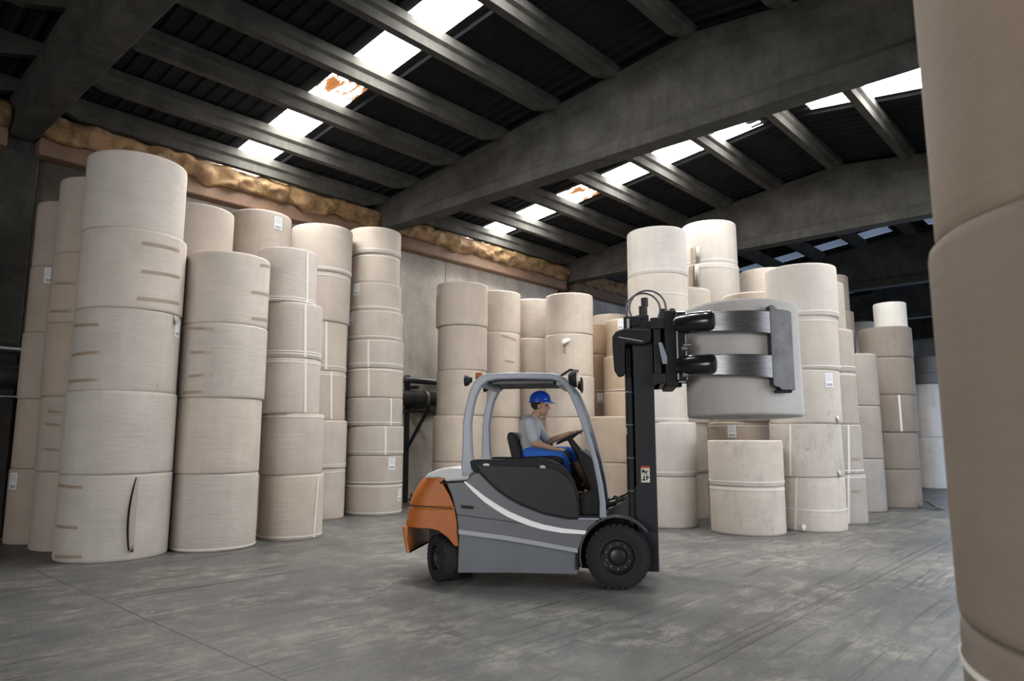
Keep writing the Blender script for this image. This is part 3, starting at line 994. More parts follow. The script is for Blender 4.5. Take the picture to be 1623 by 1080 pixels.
def flap(key, pts, m=PAPER, name='torn_flap'):
    """loose wrapper piece; pts rows of (angle, height, stand-off)"""
    o, r, h = ROLL[key]
    bm = bmesh.new()
    rows = [[bm.verts.new(((r + off) * math.cos(a), (r + off) * math.sin(a), z)) for a, z, off in row] for row in pts]
    for A, B in zip(rows, rows[1:]):
        for k in range(len(A) - 1):
            bm.faces.new((A[k], A[k + 1], B[k + 1], B[k]))
    f = link(name, bm, m, o, smooth=True)
    md = f.modifiers.new('s', 'SOLIDIFY')
    md.thickness = .003
    f.color = tuple(o.color)
    return f


TEARSHADE = mat('torn_gap_shade', (0.05, 0.035, 0.025), 0.9)  # near-black surface patches paint the shade inside the tears
WHITEP = mat('white_inner_paper', (0.78, 0.74, 0.68), 0.8)
# long slit with bulging edge on the bottom roll of the foremost stack
rows = []
for q in range(13):
    t_ = q / 12
    z = 1.085 - .955 * t_
    wv = math.sin(math.pi * min(1, .04 + t_ * .80)) ** .8
    wd_ = .018 + .115 * wv
    rows.append([(-1.530, z, .004), (-1.530 - wd_ * .5, z, .008 + .018 * wv), (-1.530 - wd_, z, .012 + .045 * wv)])
fl_ = flap(('L1', 0), rows)
fl_.color = (.40, .345, .30, .1)  # darker tone paints the shaded pouch of the tear
rows = []
for q in range(13):
    t_ = q / 12
    z = 1.085 - .955 * t_
    wv = math.sin(math.pi * min(1, .04 + t_ * .80)) ** .8
    wd_ = .018 + .115 * wv
    rows.append([(-1.530 - wd_ + .01, z, .006), (-1.530 - wd_ - .012 - .01 * wv, z, .007)])
flap(('L1', 0), rows, TEARSHADE, 'torn_opening_or_shade')
link('torn_opening_or_shade', patch(ROLL[('L1', 0)][1], -1.60, -1.54, .11, .145, off=.02), TEARSHADE, ROLL[('L1', 0)][0])
flap(('L1', 2), [[(-.95, 1.13, .006), (-.8, 1.13, .006), (-.66, 1.13, .006)], [(-.95, 1.08, .02), (-.8, 1.06, .02), (-.66, 1.10, .012)], [(-.95, 1.00, .05), (-.84, 1.03, .04), (-.70, 1.08, .02)]])
# torn white flap on the wide middle stack
flap(('M4', 3), [[(-2.78, .92, .006), (-2.62, .95, .006), (-2.42, .93, .006)], [(-2.78, .84, .07), (-2.62, .86, .09), (-2.45, .88, .05)], [(-2.76, .76, .10), (-2.64, .79, .12), (-2.5, .85, .06)]], WHITEP)
link('torn_opening_or_shade', patch(ROLL[('M4', 3)][1], -2.74, -2.62, .55, .80, off=.004), TAPE, ROLL[('M4', 3)][0])
# rip near the top of the tallest stack
for i_, za, zb in ((6, .02, .42), (5, .46, .99)):
    o, r, h = ROLL[('N2t', i_)]
    link('torn_band', patch(r, 2.84, 3.00, za, zb, off=.006), TAPE, o)
    link('torn_opening_or_shade', patch(r, 3.035 if i_ == 5 else 3.06, 3.09, za, zb, off=.007), TEARSHADE, o)
    flap(('N2t', i_), [[(3.09, zb, .008), (3.17, zb, .03), (3.26, zb, .008)], [(3.085, (za + zb) / 2, .01), (3.17, (za + zb) / 2, .05), (3.25, (za + zb) / 2, .01)], [(3.08, za, .008), (3.16, za, .03), (3.26, za, .008)]]).color = (.33, .30, .27, .5)
# frayed wrapper bits on the big bright stack and its neighbours
for key, a, z in ((('N4', 2), -1.80, .06), (('N4', 1), -1.80, .05), (('N4', 0), -3.05, .05), (('N8', 0), -1.85, .06), (('N7', 0), -3.05, .25), (('L6', 0), -1.95, .62), (('L6', 0), -1.95, .36)):
    flap(key, [[(a - .10, z + .06, .006), (a, z + .08, .012), (a + .08, z + .05, .006)], [(a - .08, z, .025), (a, z - .01, .045), (a + .06, z, .02)], [(a - .05, z - .04, .01), (a, z - .045, .03), (a + .04, z - .04, .01)]],
         PAPER if key[0] != 'N4' else (PAPER if key[1] else WHITEP))

# ------------------------------------------------------------------ forklift (x forward, y away from camera, z up)
HX, HY = 0.539, -0.842
NX, NY = 0.842, 0.539
OX, OY = 6.428, 4.332
CX0, CY0 = -0.95, 0.60
FA = math.atan2(HY, HX)
FL = empty('forklift', (OX + HX * CX0 + NX * CY0, OY + HY * CX0 + NY * CY0, 0), FA)
tag(FL, 'silver-grey and orange forklift with a roll clamp lifting a paper roll', 'forklift')


def LW(x, y, z):
    """local truck coordinates to world"""
    return Vector((OX + HX * x + NX * y, OY + HY * x + NY * y, z))


def fp(name, bm, m, parent=None, bev=0.0, smooth=False, seg=2):
    """forklift part: mesh given in truck coordinates"""
    bmesh.ops.translate(bm, verts=bm.verts, vec=(-CX0, -CY0, 0))
    o = link(name, bm, m, parent or FL)
    if smooth:
        smooth_angle(o)
    if bev:
        bevel(o, bev, seg)
    return o


W_ = 1.2
upper = [(-1.869, 1.108), (-1.647, 1.118), (-1.545, 1.209), (-1.486, 1.217), (-1.384, 1.115), (-1.278, 1.019), (-1.146, 0.932), (-1.015, 0.866), (-0.756, 0.77), (-0.5, 0.724), (-0.171, 0.73), (-0.202, 0.691), (-0.273, 0.63), (-0.33, 0.535), (-0.364, 0.449), (-0.39, 0.375), (-1.713, 0.542), (-1.743, 0.757), (-1.799, 0.961)]
ch = fp('chassis', PR(upper, .0, W_), GREY, bev=.012)
fp('side_skirt', PR([(-1.715, .545), (-.392, .375), (-.401, .144), (-1.093, .139), (-1.727, .12)], .015, W_ - .015), GREY2, bev=.01)
bm = bmesh.new()
for yy in (0, W_):
    s = -1 if yy == 0 else 1
    prism(bm, [(-1.718, .600), (-1.2, .545), (-.8, .487), (-.392, .422), (-.390, .372), (-.8, .432), (-1.2, .487), (-1.714, .540)], yy, yy + s * .028)
fp('body_ridge', bm, mat('ridge_highlight_grey', (.36, .375, .40), .35, coat=.3), bev=.012)  # lighter grey than the body, painting the highlight along the ridge
# seam line and lifting recess
bm = bmesh.new()
prism(bm, [(-1.745, .757), (-1.2, .70), (-.75, .645), (-.75, .638), (-1.2, .693), (-1.745, .750)], -.002, .01)
prism(bm, [(-1.69, .86), (-1.545, .848), (-1.545, .815), (-1.69, .825)], -.003, .01)
fp('panel_seam', bm, BLACK)
stripe = [(-1.87, 1.115), (-1.647, 1.118), (-1.544, 1.029), (-1.41, 0.923), (-1.277, 0.839), (-1.146, 0.768), (-1.015, 0.715), (-0.885, 0.67), (-0.757, 0.637), (-0.552, 0.604), (-0.299, 0.59)]
for yy, s in ((0, -1), (W_, 1)):
    bm = bmesh.new()
    pts = stripe[1:]
    wl = [.004, .020, .027, .029, .030, .030, .028, .026, .024, .018]
    up_ = [(x + .004, z + w_) for (x, z), w_ in zip(pts, wl)]
    dn_ = [(x - .012, z - w_) for (x, z), w_ in zip(pts, wl)]
    prism(bm, up_ + dn_[::-1], yy, yy + s * .006)
    fp('white_stripe', bm, WHITE)
# black door and cab side band on both sides
door = [(-1.526, 1.322), (-1.466, 1.305), (-1.067, 1.297), (-0.753, 1.286), (-0.597, 1.255), (-0.495, 1.18), (-0.432, 1.08), (-0.396, 0.905), (-0.386, 0.739), (-0.5, 0.742), (-0.756, 0.787), (-1.015, 0.883), (-1.146, 0.952), (-1.278, 1.045), (-1.384, 1.138), (-1.479, 1.235)]
band_ = [(-1.60, 1.345), (-1.53, 1.364), (-1.067, 1.364), (-0.961, 1.378), (-0.82, 1.382), (-0.7, 1.365), (-0.583, 1.32), (-0.494, 1.245), (-0.424, 1.142), (-0.382, 1.005), (-0.368, 0.757), (-.368, .70), (-0.5, 0.70), (-0.756, 0.75), (-1.015, 0.846), (-1.146, 0.912), (-1.278, 1.0), (-1.384, 1.09), (-1.50, 1.20), (-1.58, 1.25)]
for yy, s in ((0, 1), (W_, -1)):
    fp('cab_side', PR(band_, yy + s * .012, yy + s * .09), BLACK, bev=.012)
    d = fp('door', PR(door, yy - s * .014, yy + s * .02), mat('door_black', (0.014, 0.016, 0.019), 0.5, spec=.35), bev=.012, seg=3)
    hn = fp('door_handle', PR([(-1.44, 1.315), (-1.40, 1.322), (-1.36, 1.312), (-1.37, 1.295), (-1.43, 1.297)], yy - s * .024, yy - s * .01), BOLT, d)
    hn = fp('door_handle', PR([(-.80, 1.30), (-.76, 1.305), (-.73, 1.29), (-.74, 1.27), (-.79, 1.275)], yy - s * .024, yy - s * .01), BOLT, d)
# battery box under the seat, cab floor, front bulkhead
fp('battery_box', BX(-1.52, -.60, .09, W_ - .09, .6, 1.27), BLACK, bev=.02)
fp('cab_floor', BX(-.62, -.10, .03, W_ - .03, .70, .765), BLACK, bev=.008)
fp('foot_plate', PR([(-.50, .765), (-.50, .90), (-.34, .965), (-.20, 1.06), (-.17, 1.06), (-.17, .765)], .12, W_ - .12), BLACK, bev=.008)
fp('step_trim', BX(-.38, -.16, -.004, .03, .725, .742), GUARD)
fp('rear_hood', PR([(-2.14, 1.15), (-2.09, 1.20), (-2.0, 1.24), (-1.92, 1.262), (-1.816, 1.275), (-1.700, 1.272), (-1.60, 1.25), (-1.60, 1.13), (-1.869, 1.112), (-1.96, 1.15)], .02, W_ - .02), LIGHTG, bev=.03, seg=4)
fp('hood_seam', PR([(-1.90, 1.105), (-1.64, 1.128), (-1.64, 1.112), (-1.90, 1.09)], -.003, .05), BLACK)

# counterweight: rounded plan sections stacked in height
def cw_front(z):
    P = [(.40, -1.72), (.60, -1.735), (.68, -1.742), (.833, -1.77), (.961, -1.826), (1.089, -1.909), (1.205, -2.006)]
    for (a, fa), (b, fb) in zip(P, P[1:]):
        if z <= b:
            return fa + (fb - fa) * (z - a) / (b - a)
    return P[-1][1]


def cw_back(z):
    P = [(.30, -2.34), (.5, -2.385), (.63, -2.40), (.70, -2.385), (.80, -2.37), (.825, -2.34), (.85, -2.365), (.96, -2.32), (1.10, -2.235), (1.205, -2.13)]
    for (a, fa), (b, fb) in zip(P, P[1:]):
        if z <= b:
            return fa + (fb - fa) * (z - a) / (b - a)
    return P[-1][1]


def cw_mesh(zs, front=None, rad=.30, inset=0.0):
    bm = bmesh.new()
    rings = []
    for z in zs:
        xf = front if front is not None else cw_front(z)
        xb = cw_back(z)
        groove = .012 if (front is None and .805 < z < .84) else 0
        y0, y1 = .0 + groove + inset, W_ - groove - inset
        r = rad
        ring = [(xf, y0)]
        for k in range(11):
            a = math.pi / 2 * k / 10
            ring.append((xb + r - r * math.sin(a), y0 + r * .85 - r * .85 * math.cos(a)))
        for k in range(11):
            a = math.pi / 2 * k / 10
            ring.append((xb + r - r * math.cos(a), y1 - r * .85 + r * .85 * math.sin(a)))
        ring.append((xf, y1))
        rings.append([bm.verts.new((x, y, z)) for x, y in ring])
    n_ = len(rings[0])
    for A, B in zip(rings, rings[1:]):
        for k in range(n_):
            bm.faces.new((A[k], A[(k + 1) % n_], B[(k + 1) % n_], B[k]))
    bm.faces.new(rings[0])
    bm.faces.new(rings[-1][::-1])
    return bm


cw = fp('counterweight', cw_mesh([.60, .63, .68, .74, .80, .812, .832, .845, .90, .96, 1.03, 1.09, 1.13, 1.155]), ORANGE, smooth=True)
fp('counterweight_skirt', cw_mesh([.315, .34, .45, .55, .60], front=-2.325, rad=.05, inset=.05), mat('orange_shade_paint', (0.50, 0.17, 0.035), 0.4), cw, smooth=True)
for yy, s in ((0.0, 1), (W_, -1)):
    fp('arch_panel', PR([(-2.12, .605), (-1.735, .605), (-1.722, .41), (-1.76, .41), (-1.84, .50), (-1.95, .575)], yy + s * .004, yy + s * .05), ORANGE, cw, bev=.006)
fp('groove_line', PR([(-2.30, .850), (-1.79, .822), (-1.79, .812), (-2.30, .838)], .006, .012), BLACK, cw)
bm = bmesh.new()
tube(bm, [(-2.34, .6, .86), (-2.50, .6, .865)], .022, 10)
tube(bm, [(-2.46, .6, .80), (-2.46, .6, .93)], .014, 10)
fp('tow_pin', bm, DARKST)
fp('wheel_well', BX(-2.15, -1.72, .34, W_ - .34, .25, .62), BLACK)

# overhead guard: two bent side frames, roof plate with slats
outer = [(-1.707, 1.169), (-1.690, 1.45), (-1.686, 1.77), (-1.665, 1.93), (-1.640, 2.03), (-1.605, 2.15), (-1.56, 2.24), (-1.50, 2.30), (-1.41, 2.332), (-1.28, 2.340), (-1.012, 2.342), (-0.66, 2.332), (-0.58, 2.312), (-0.50, 2.265), (-0.419, 2.154), (-0.36, 2.02), (-0.306, 1.868), (-0.233, 1.611), (-0.161, 1.333), (-0.114, 1.108), (-0.088, 0.91), (-0.080, 0.735)]
inner = [(-0.155, 0.735), (-0.150, 0.909), (-0.172, 1.107), (-0.214, 1.333), (-0.276, 1.561), (-0.350, 1.791), (-0.400, 1.93), (-0.455, 2.06), (-0.51, 2.16), (-0.575, 2.225), (-0.66, 2.255), (-1.012, 2.268), (-1.30, 2.264), (-1.40, 2.245), (-1.47, 2.19), (-1.525, 2.08), (-1.560, 1.95), (-1.587, 1.769), (-1.580, 1.55), (-1.572, 1.42), (-1.550, 1.32), (-1.525, 1.248), (-1.60, 1.185), (-1.645, 1.145)]
for yy in (.02, W_ - .10):
    fp('guard_frame', PR(outer + inner, yy, yy + .08), GUARD, bev=.018, seg=3)
rf = fp('guard_roof', PR([(-1.45, 2.25), (-1.40, 2.285), (-.66, 2.285), (-.58, 2.25), (-.66, 2.262), (-1.40, 2.262)], .10, W_ - .10), BLACK)
for k in range(6):
    fp('roof_slat', BX(-1.38, -.66, .17 + k * .165, .20 + k * .165, 2.225, 2.262), mat('slat_grey', (.10, .10, .105), .5), rf)
fp('guard_crossbar', BX(-1.52, -1.44, .10, W_ - .10, 2.19, 2.26), GUARD, bev=.015)
fp('guard_crossbar', BX(-.62, -.55, .10, W_ - .10, 2.19, 2.25), GUARD, bev=.015)


def lamp(c, d, sz, lens=True, parent=None):
    bm = bmesh.new()
    lathe_y(bm, [(sz * .45, -sz * .7 * d), (sz * .75, -sz * .5 * d), (sz, 0), (sz, sz * .25 * d)], (0, 0, 0), 20, 'X')
    bmesh.ops.translate(bm, verts=bm.verts, vec=c)
    o = fp('work_lamp', bm, BLACK, smooth=True)
    bm = bmesh.new()
    lathe_y(bm, [(sz * .88, sz * .26 * d), (sz * .86, sz * .30 * d)], c, 20, 'X')
    fp('lamp_lens', bm, GLASS, o)
    return o


lamp((-1.66, .08, 2.26), -1, .065)
lamp((-1.66, W_ - .05, 2.26), -1, .065)
lamp((-.40, -.02, 2.26), 1, .10)
lamp((-.40, W_ - .05, 2.27), 1, .075)
fp('lamp_arm', TB([(-.56, .05, 2.30), (-.45, .0, 2.36), (-.36, -.02, 2.34)], .014, 8), BLACK)
mr = fp('mirror', BX(-.335, -.315, -.08, .06, 2.10, 2.27), BLACK, bev=.01)
fp('beacon', TB([(-1.56, .30, 2.30), (-1.56, .30, 2.37)], [.045, .038], 14), ORANGE, smooth=True)
fp('antenna_post', BX(-1.64, -1.60, .09, .12, 2.24, 2.30), BLACK)

# seat, dashboard, steering column
st = fp('seat', PR([(-1.16, 1.27), (-1.16, 1.36), (-1.05, 1.385), (-.70, 1.40), (-.60, 1.385), (-.57, 1.33), (-.60, 1.27)], .33, .87), BLACK, bev=.035, seg=4)
fp('backrest', PR([(-1.06, 1.36), (-1.09, 1.50), (-1.15, 1.65), (-1.18, 1.68), (-1.23, 1.66), (-1.235, 1.60), (-1.17, 1.33)], .36, .84), BLACK, st, bev=.03, seg=4)
fp('armrest', BX(-1.05, -.75, .88, .95, 1.50, 1.55), BLACK, st, bev=.02)
fp('dashboard', PR([(-.40, 1.45), (-.345, 1.47), (-.25, 1.40), (-.185, 1.33), (-.165, 1.10), (-.14, .76), (-.22, .76), (-.235, 1.0), (-.30, 1.18), (-.37, 1.33)], .15, W_ - .15), BLACK, bev=.02)
fp('steering_column', TB([(-.52, .6, 1.60), (-.44, .6, 1.48), (-.36, .6, 1.36)], [.03, .045, .06], 14), BLACK, smooth=True)
WC = Vector((-.515, .60, 1.615))
wn = Vector((-math.sin(math.radians(27)), 0, math.cos(math.radians(27))))
wu = Vector((0, 1, 0))
wv = wn.cross(wu)
bm = bmesh.new()
ringp = [WC + (wu * math.cos(a) + wv * math.sin(a)) * .165 for a in [2 * math.pi * k / 28 for k in range(29)]]
tube(bm, ringp, .014, 8, cap=False)
for a in (0.2, 2.3, 4.4):
    tube(bm, [WC - wn * .03, WC + (wu * math.cos(a) + wv * math.sin(a)) * .16], .011, 6)
fp('steering_wheel', bm, BLACK, smooth=True)
fp('control_lever', TB([(-.50, .36, 1.38), (-.55, .36, 1.46)], [.012, .018], 8), BLACK, smooth=True)

# wheels
def wheel(name, c, R, wd, yaw=0.0, side=-1, hub=True):
    bm = bmesh.new()
    prof = [(R * .58, -wd / 2), (R * .66, -wd / 2 - .012), (R * .86, -wd / 2 - .006), (R * .96, -wd / 2 + .015), (R, -wd / 2 + .05), (R, wd / 2 - .05), (R * .96, wd / 2 - .015), (R * .86, wd / 2 + .006), (R * .66, wd / 2 + .012), (R * .58, wd / 2)]
    lathe_y(bm, prof, (0, 0, 0), 72, caps=(0, 0))
    # tread lugs
    for k in range(30):
        for s in (-1, 1):
            a = 2 * math.pi * (k + (.5 if s > 0 else 0)) / 30
            m4 = Matrix.Rotation(-a, 4, 'Y')
            vv = []
            for x in (-.022, .022):
                for y in ((s * .02), (s * (wd / 2 - .005))):
                    for z in (R - .02, R + .001):
                        vv.append(bm.verts.new(m4 @ Vector((x + abs(y) * .25, y, z))))
            for f in ((0, 1, 3, 2), (4, 6, 7, 5), (0, 4, 5, 1), (2, 3, 7, 6), (0, 2, 6, 4), (1, 5, 7, 3)):
                bm.faces.new([vv[i] for i in f])
    T = Matrix.Translation(c) @ Matrix.Rotation(yaw, 4, 'Z')
    bmesh.ops.transform(bm, matrix=T, verts=bm.verts)
    t = fp(name, bm, RUBBER)
    smooth_angle(t, 35)
    bm = bmesh.new()
    s = side
    lathe_y(bm, [(R * .60, s * wd * .48), (R * .60, s * wd * .53), (R * .55, s * wd * .53), (R * .51, s * wd * .30), (R * .46, s * wd * .24), (R * .30, s * wd * .24), (R * .24, s * wd * .36), (R * .17, s * wd * .40), (R * .05, s * wd * .40)], (0, 0, 0), 48, caps=(0, 1))
    bmesh.ops.transform(bm, matrix=T, verts=bm.verts)
    smooth_angle(fp('rim', bm, RIM, t), 30)
    for k in range(10):
        a = 2 * math.pi * (k + .5) / 10
        bm = bmesh.new()
        lathe_y(bm, [(.011, s * wd * .24), (.011, s * (wd * .24 + .022)), (.006, s * (wd * .24 + .026))], (R * .39 * math.cos(a), 0, R * .39 * math.sin(a)), 6)
        bmesh.ops.transform(bm, matrix=T, verts=bm.verts)
        fp('wheel_bolt', bm, BOLT, t)
    return t


wheel('front_wheel', (.035, .13, .34), .34, .26)
wheel('front_wheel', (.035, W_ - .13, .34), .34, .26, side=1)
wheel('rear_wheel', (-1.93, .20, .255), .255, .22, yaw=math.radians(-52))
wheel('rear_wheel', (-1.93, W_ - .20, .255), .255, .22, yaw=math.radians(-46), side=1)
fp('rear_axle', BX(-2.0, -1.85, .3, .9, .18, .32), DARKST)
fp('front_axle', BX(-.39, .12, .29, W_ - .29, .16, .72), BLACK, bev=.02)
# fenders
arc = []
for k in range(15):
    a = math.radians(196 - k * 11.2)
    arc.append((.035 + .415 * math.cos(a), .34 + .43 * math.sin(a)))
arc2 = [(.035 + (x - .035) * .955, .34 + (z - .34) * .955) for x, z in arc]
for y0, y1 in ((-.01, .28), (W_ - .28, W_ + .01)):
    fp('front_fender', PR(arc + arc2[::-1], y0, y1), mat('fender_dark_grey', (.05, .05, .052), .4), bev=.006)
    fp('arch_liner', PR([(-.42, .20), (-.42, .40), (-.37, .52), (-.30, .62), (-.19, .705), (-.15, .735), (-.12, .72), (-.16, .69), (-.27, .60), (-.34, .50), (-.39, .37), (-.38, .20)], y0 + .012, y1 - .01), BLACK)

# mast
for yy in (.22, W_ - .34):
    fp('mast_rail', BX(.25, .475, yy, yy + .12, .16, 2.93), NAVY, bev=.01)
    fp('inner_rail', BX(.29, .44, yy + .12 if yy < .6 else yy - .06, (yy + .18) if yy < .6 else yy, .20, 3.02), DARKST, bev=.006)
    fp('lift_cylinder', TB([(.20, yy + .06, .62), (.20, yy + .06, 2.28), (.20, yy + .06, 2.281), (.20, yy + .06, 2.62)], [.042, .042, .026, .026], 16), BLACK, smooth=True)
    bm = bmesh.new()
    for z in (1.02, 1.38, 1.75, 2.12):
        lathe_y(bm, [(.046, -.008), (.05, 0), (.046, .008)], (.20, yy + .06, z), 16, 'Z')
    fp('hose_clip', bm, BOLT)
    fp('lift_chain', BX(.245, .262, yy + .13, yy + .16, .7, 2.9), DARKST)
fp('hose_cover', BX(.150, .262, .36, .44, .66, 2.84), BLACK, bev=.008)
fp('hose_cover', BX(.150, .262, W_ - .44, W_ - .36, .66, 2.84), BLACK, bev=.008)
fp('cylinder_label', BX(.155, .163, .26, .30, 1.64, 1.72), CREAM)
for z in (.35, 1.45, 2.86):
    fp('mast_crossmember', BX(.27, .40, .34, W_ - .34, z, z + .10), DARKST, bev=.01)
fp('mast_pivot', PR([(-.07, .80), (.10, .90), (.20, 1.02), (.25, 1.08), (.30, 1.02), (.34, .95), (.31, .82), (.24, .70), (.05, .70), (-.06, .74)], .26, .36), DARKST, bev=.015)
fp('tilt_cylinder', TB([(-.20, .38, .82), (.02, .38, .88), (.021, .38, .88), (.22, .38, .98)], [.035, .035, .018, .018], 14), BLACKG, smooth=True)
fp('tilt_cylinder', TB([(-.20, .82, .82), (.02, .82, .88), (.021, .82, .88), (.22, .82, .98)], [.035, .035, .018, .018], 14), BLACKG, smooth=True)
bm = bmesh.new()
for q in range(4):
    tube(bm, [(-.12, .40 + q * .12, .78), (.0, .40 + q * .12, .92), (.12, .42 + q * .1, .88), (.24, .42 + q * .1, 1.05)], .011, 8)
fp('hydraulic_hose', bm, BLACK, smooth=True)
# warning sticker on the mast
sk = fp('warning_sticker', BX(.305, .400, .2170, .2195, 1.115, 1.27), CREAM)
fp('sticker_header', BX(.305, .400, .2165, .2195, 1.27, 1.295), RED, sk)
bm = bmesh.new()
for a in ((.315, 1.22, .345, 1.255), (.35, 1.235, .39, 1.243), (.35, 1.21, .37, 1.235), (.315, 1.135, .35, 1.15), (.33, 1.15, .345, 1.185), (.36, 1.14, .375, 1.19), (.375, 1.165, .392, 1.18), (.315, 1.198, .39, 1.203)):
    box(bm, a[0], a[2], .2163, .2172, a[1], a[3])
fp('sticker_pictogram', bm, BLACK, sk)

# hose guard housing at the mast head
fp('hose_guard', PR([(.02, 2.74), (.06, 2.80), (.16, 2.83), (.44, 2.815), (.455, 2.79), (.45, 2.68), (.36, 2.64), (.16, 2.66), (.15, 2.30), (.08, 2.28), (.035, 2.36), (.02, 2.60)], .10, .215), BLACK, bev=.02, seg=3)
fp('guard_rib', TB([(.09, .095, 2.73), (.22, .093, 2.705), (.36, .095, 2.675)], .008, 8), GUARD, smooth=True)
fp('mast_head', BX(.15, .34, .2, 1.0, 2.86, 2.99), BLACK, bev=.02)
fp('sheave_pin', TB([(.20, .18, 2.84), (.20, .18, 2.95)], .02, 12), BOLT, smooth=True)
bm = bmesh.new()
tube(bm, [(.38, .45, 2.95), (.38, .45, 3.14)], .05, 14)
tube(bm, [(.40, .45, 3.14), (.40, .45, 3.24)], .042, 14)
fp('hose_fitting', bm, DARKST, smooth=True)
bm = bmesh.new()
tube(bm, [(.60, .45, 2.95), (.62, .45, 3.10)], [.055, .045], 14)
fp('hose_fitting', bm, DARKST, smooth=True)
for off, rr in ((0, .21), (.05, .20)):
    bm = bmesh.new()
    pts = []
    for k in range(23):
        a = math.radians(-60 - off * 200 + k * 12.5)
        pts.append((.43 + rr * math.cos(a) - off, .40 + off * 2, 3.11 + rr * math.sin(a)))
    tube(bm, pts, .012, 8)
    fp('hose_loop', bm, mat('hose_grey', (.09, .09, .10), .35), smooth=True)
bm = bmesh.new()
for q in range(3):
    tube(bm, [(.46 + q * .03, .26 + q * .04, 2.96), (.50 + q * .03, .25 + q * .04, 2.75), (.49 + q * .03, .24 + q * .04, 2.4)], .013, 8)
fp('hydraulic_hose', bm, BLACK, smooth=True)

# carriage and clamp
cr = fp('carriage', BX(.48, .56, .16, 1.04, 2.20, 2.95), NAVY, bev=.012)
fp('carriage_bar', BX(.455, .60, .12, 1.08, 2.20, 2.32), NAVY, cr, bev=.01)
fp('carriage_bar', BX(.455, .60, .12, 1.08, 2.82, 2.95), NAVY, cr, bev=.01)
fp('hook_plate', PR([(.53, 2.66), (.57, 2.66), (.62, 2.50), (.62, 2.42), (.57, 2.42)], .10, .13), GUARD, cr)
bm = bmesh.new()
lathe_y(bm, [(.30, .0), (.33, .02), (.33, .07), (.27, .09)], (.56, .6, 2.59), 36, 'X')
fp('rotator', bm, DARKST, smooth=True)
cf = fp('clamp_frame', BX(.60, .74, .12, 1.08, 2.17, 3.03), BLACK, bev=.02)
fp('frame_lug', TB([(.70, .22, 3.0), (.70, .22, 3.06)], [.045, .03], 12), BLACK, cf, smooth=True)
bm = bmesh.new()
box(bm, .72, .84, .06, .24, 2.22, 3.0)
fp('arm_pivot', bm, BLACKG, cf, bev=.02)
bm = bmesh.new()
box(bm, .72, .84, .96, 1.14, 2.22, 3.0)
fp('arm_pivot', bm, BLACKG, cf, bev=.02)
bm = bmesh.new()
for z in (2.80, 2.56, 2.27):
    tube(bm, [(.80, .05, z + .06), (.88, .04, z + .06)], .022, 10)
    tube(bm, [(.78, .04, z + .02), (.84, .035, z + .02)], .028, 10)
fp('hose_nipple', bm, BOLT, cf, smooth=True)
fp('pivot_pin', TB([(.80, .13, 2.56), (.80, .13, 2.66)], .035, 14), BLACK, cf, smooth=True)

RC = (1.50, .60)
RR = .635


def arm_path(side):
    """plan points hugging the roll, near (side=-1) or far side"""
    P = [(.90, .55), (1.0, .605), (1.12, .66), (1.25, .695), (1.38, .708), (1.50, .708), (1.60, .700), (1.70, .675), (1.79, .640), (1.87, .592)]
    return [(x, .60 + side * d) for x, d in P]


def arm(side, ztl, zbl, ztr, zbr, curve):
    path = arm_path(side)
    bm = bmesh.new()
    rings = []
    n_ = len(path)
    for i, (x, y) in enumerate(path):
        t_ = i / (n_ - 1)
        a = Vector(path[min(i + 1, n_ - 1)]) - Vector(path[max(i - 1, 0)])
        nrm = Vector((a.y, -a.x)).normalized() * (1 if side < 0 else -1)
        th = .035
        zt = ztl + (ztr - ztl) * t_ + curve * math.sin(math.pi * t_)
        zb = zbl + (zbr - zbl) * t_ + curve * 1.1 * math.sin(math.pi * t_)
        if i == n_ - 1:
            zb -= .05
            zt += .012
        if i == n_ - 2:
            zb -= .018
        ring = []
        for s, z in ((-1, zb), (1, zb + .01), (1, zt - .01), (-1, zt)):
            ring.append(bm.verts.new((x + nrm.x * th * s, y + nrm.y * th * s, z)))
        rings.append(ring)
    for A, B in zip(rings, rings[1:]):
        for k in range(4):
            bm.faces.new((A[k], A[(k + 1) % 4], B[(k + 1) % 4], B[k]))
    bm.faces.new(rings[0])
    bm.faces.new(rings[-1][::-1])
    o = fp('clamp_arm', bm, BRUSHED)
    smooth_angle(o, 50)
    bevel(o, .006, 2, 50)
    return o


def sleeve(side, z, rad):
    y = lambda d: .6 + side * d
    bm = bmesh.new()
    tube(bm, [(.74, y(.46), z), (.78, y(.48), z), (.93, y(.585), z), (1.04, y(.635), z), (1.10, y(.665), z), (1.12, y(.67), z)], [rad * .85, rad, rad, rad, rad * .96, rad * .8], 20)
    o = fp('arm_cylinder', bm, BLACKG, smooth=True)
    bm = bmesh.new()
    tube(bm, [(.92, y(.50), z - rad * 1.05), (1.10, y(.65), z - rad * 1.02)], .05, 12)
    return o


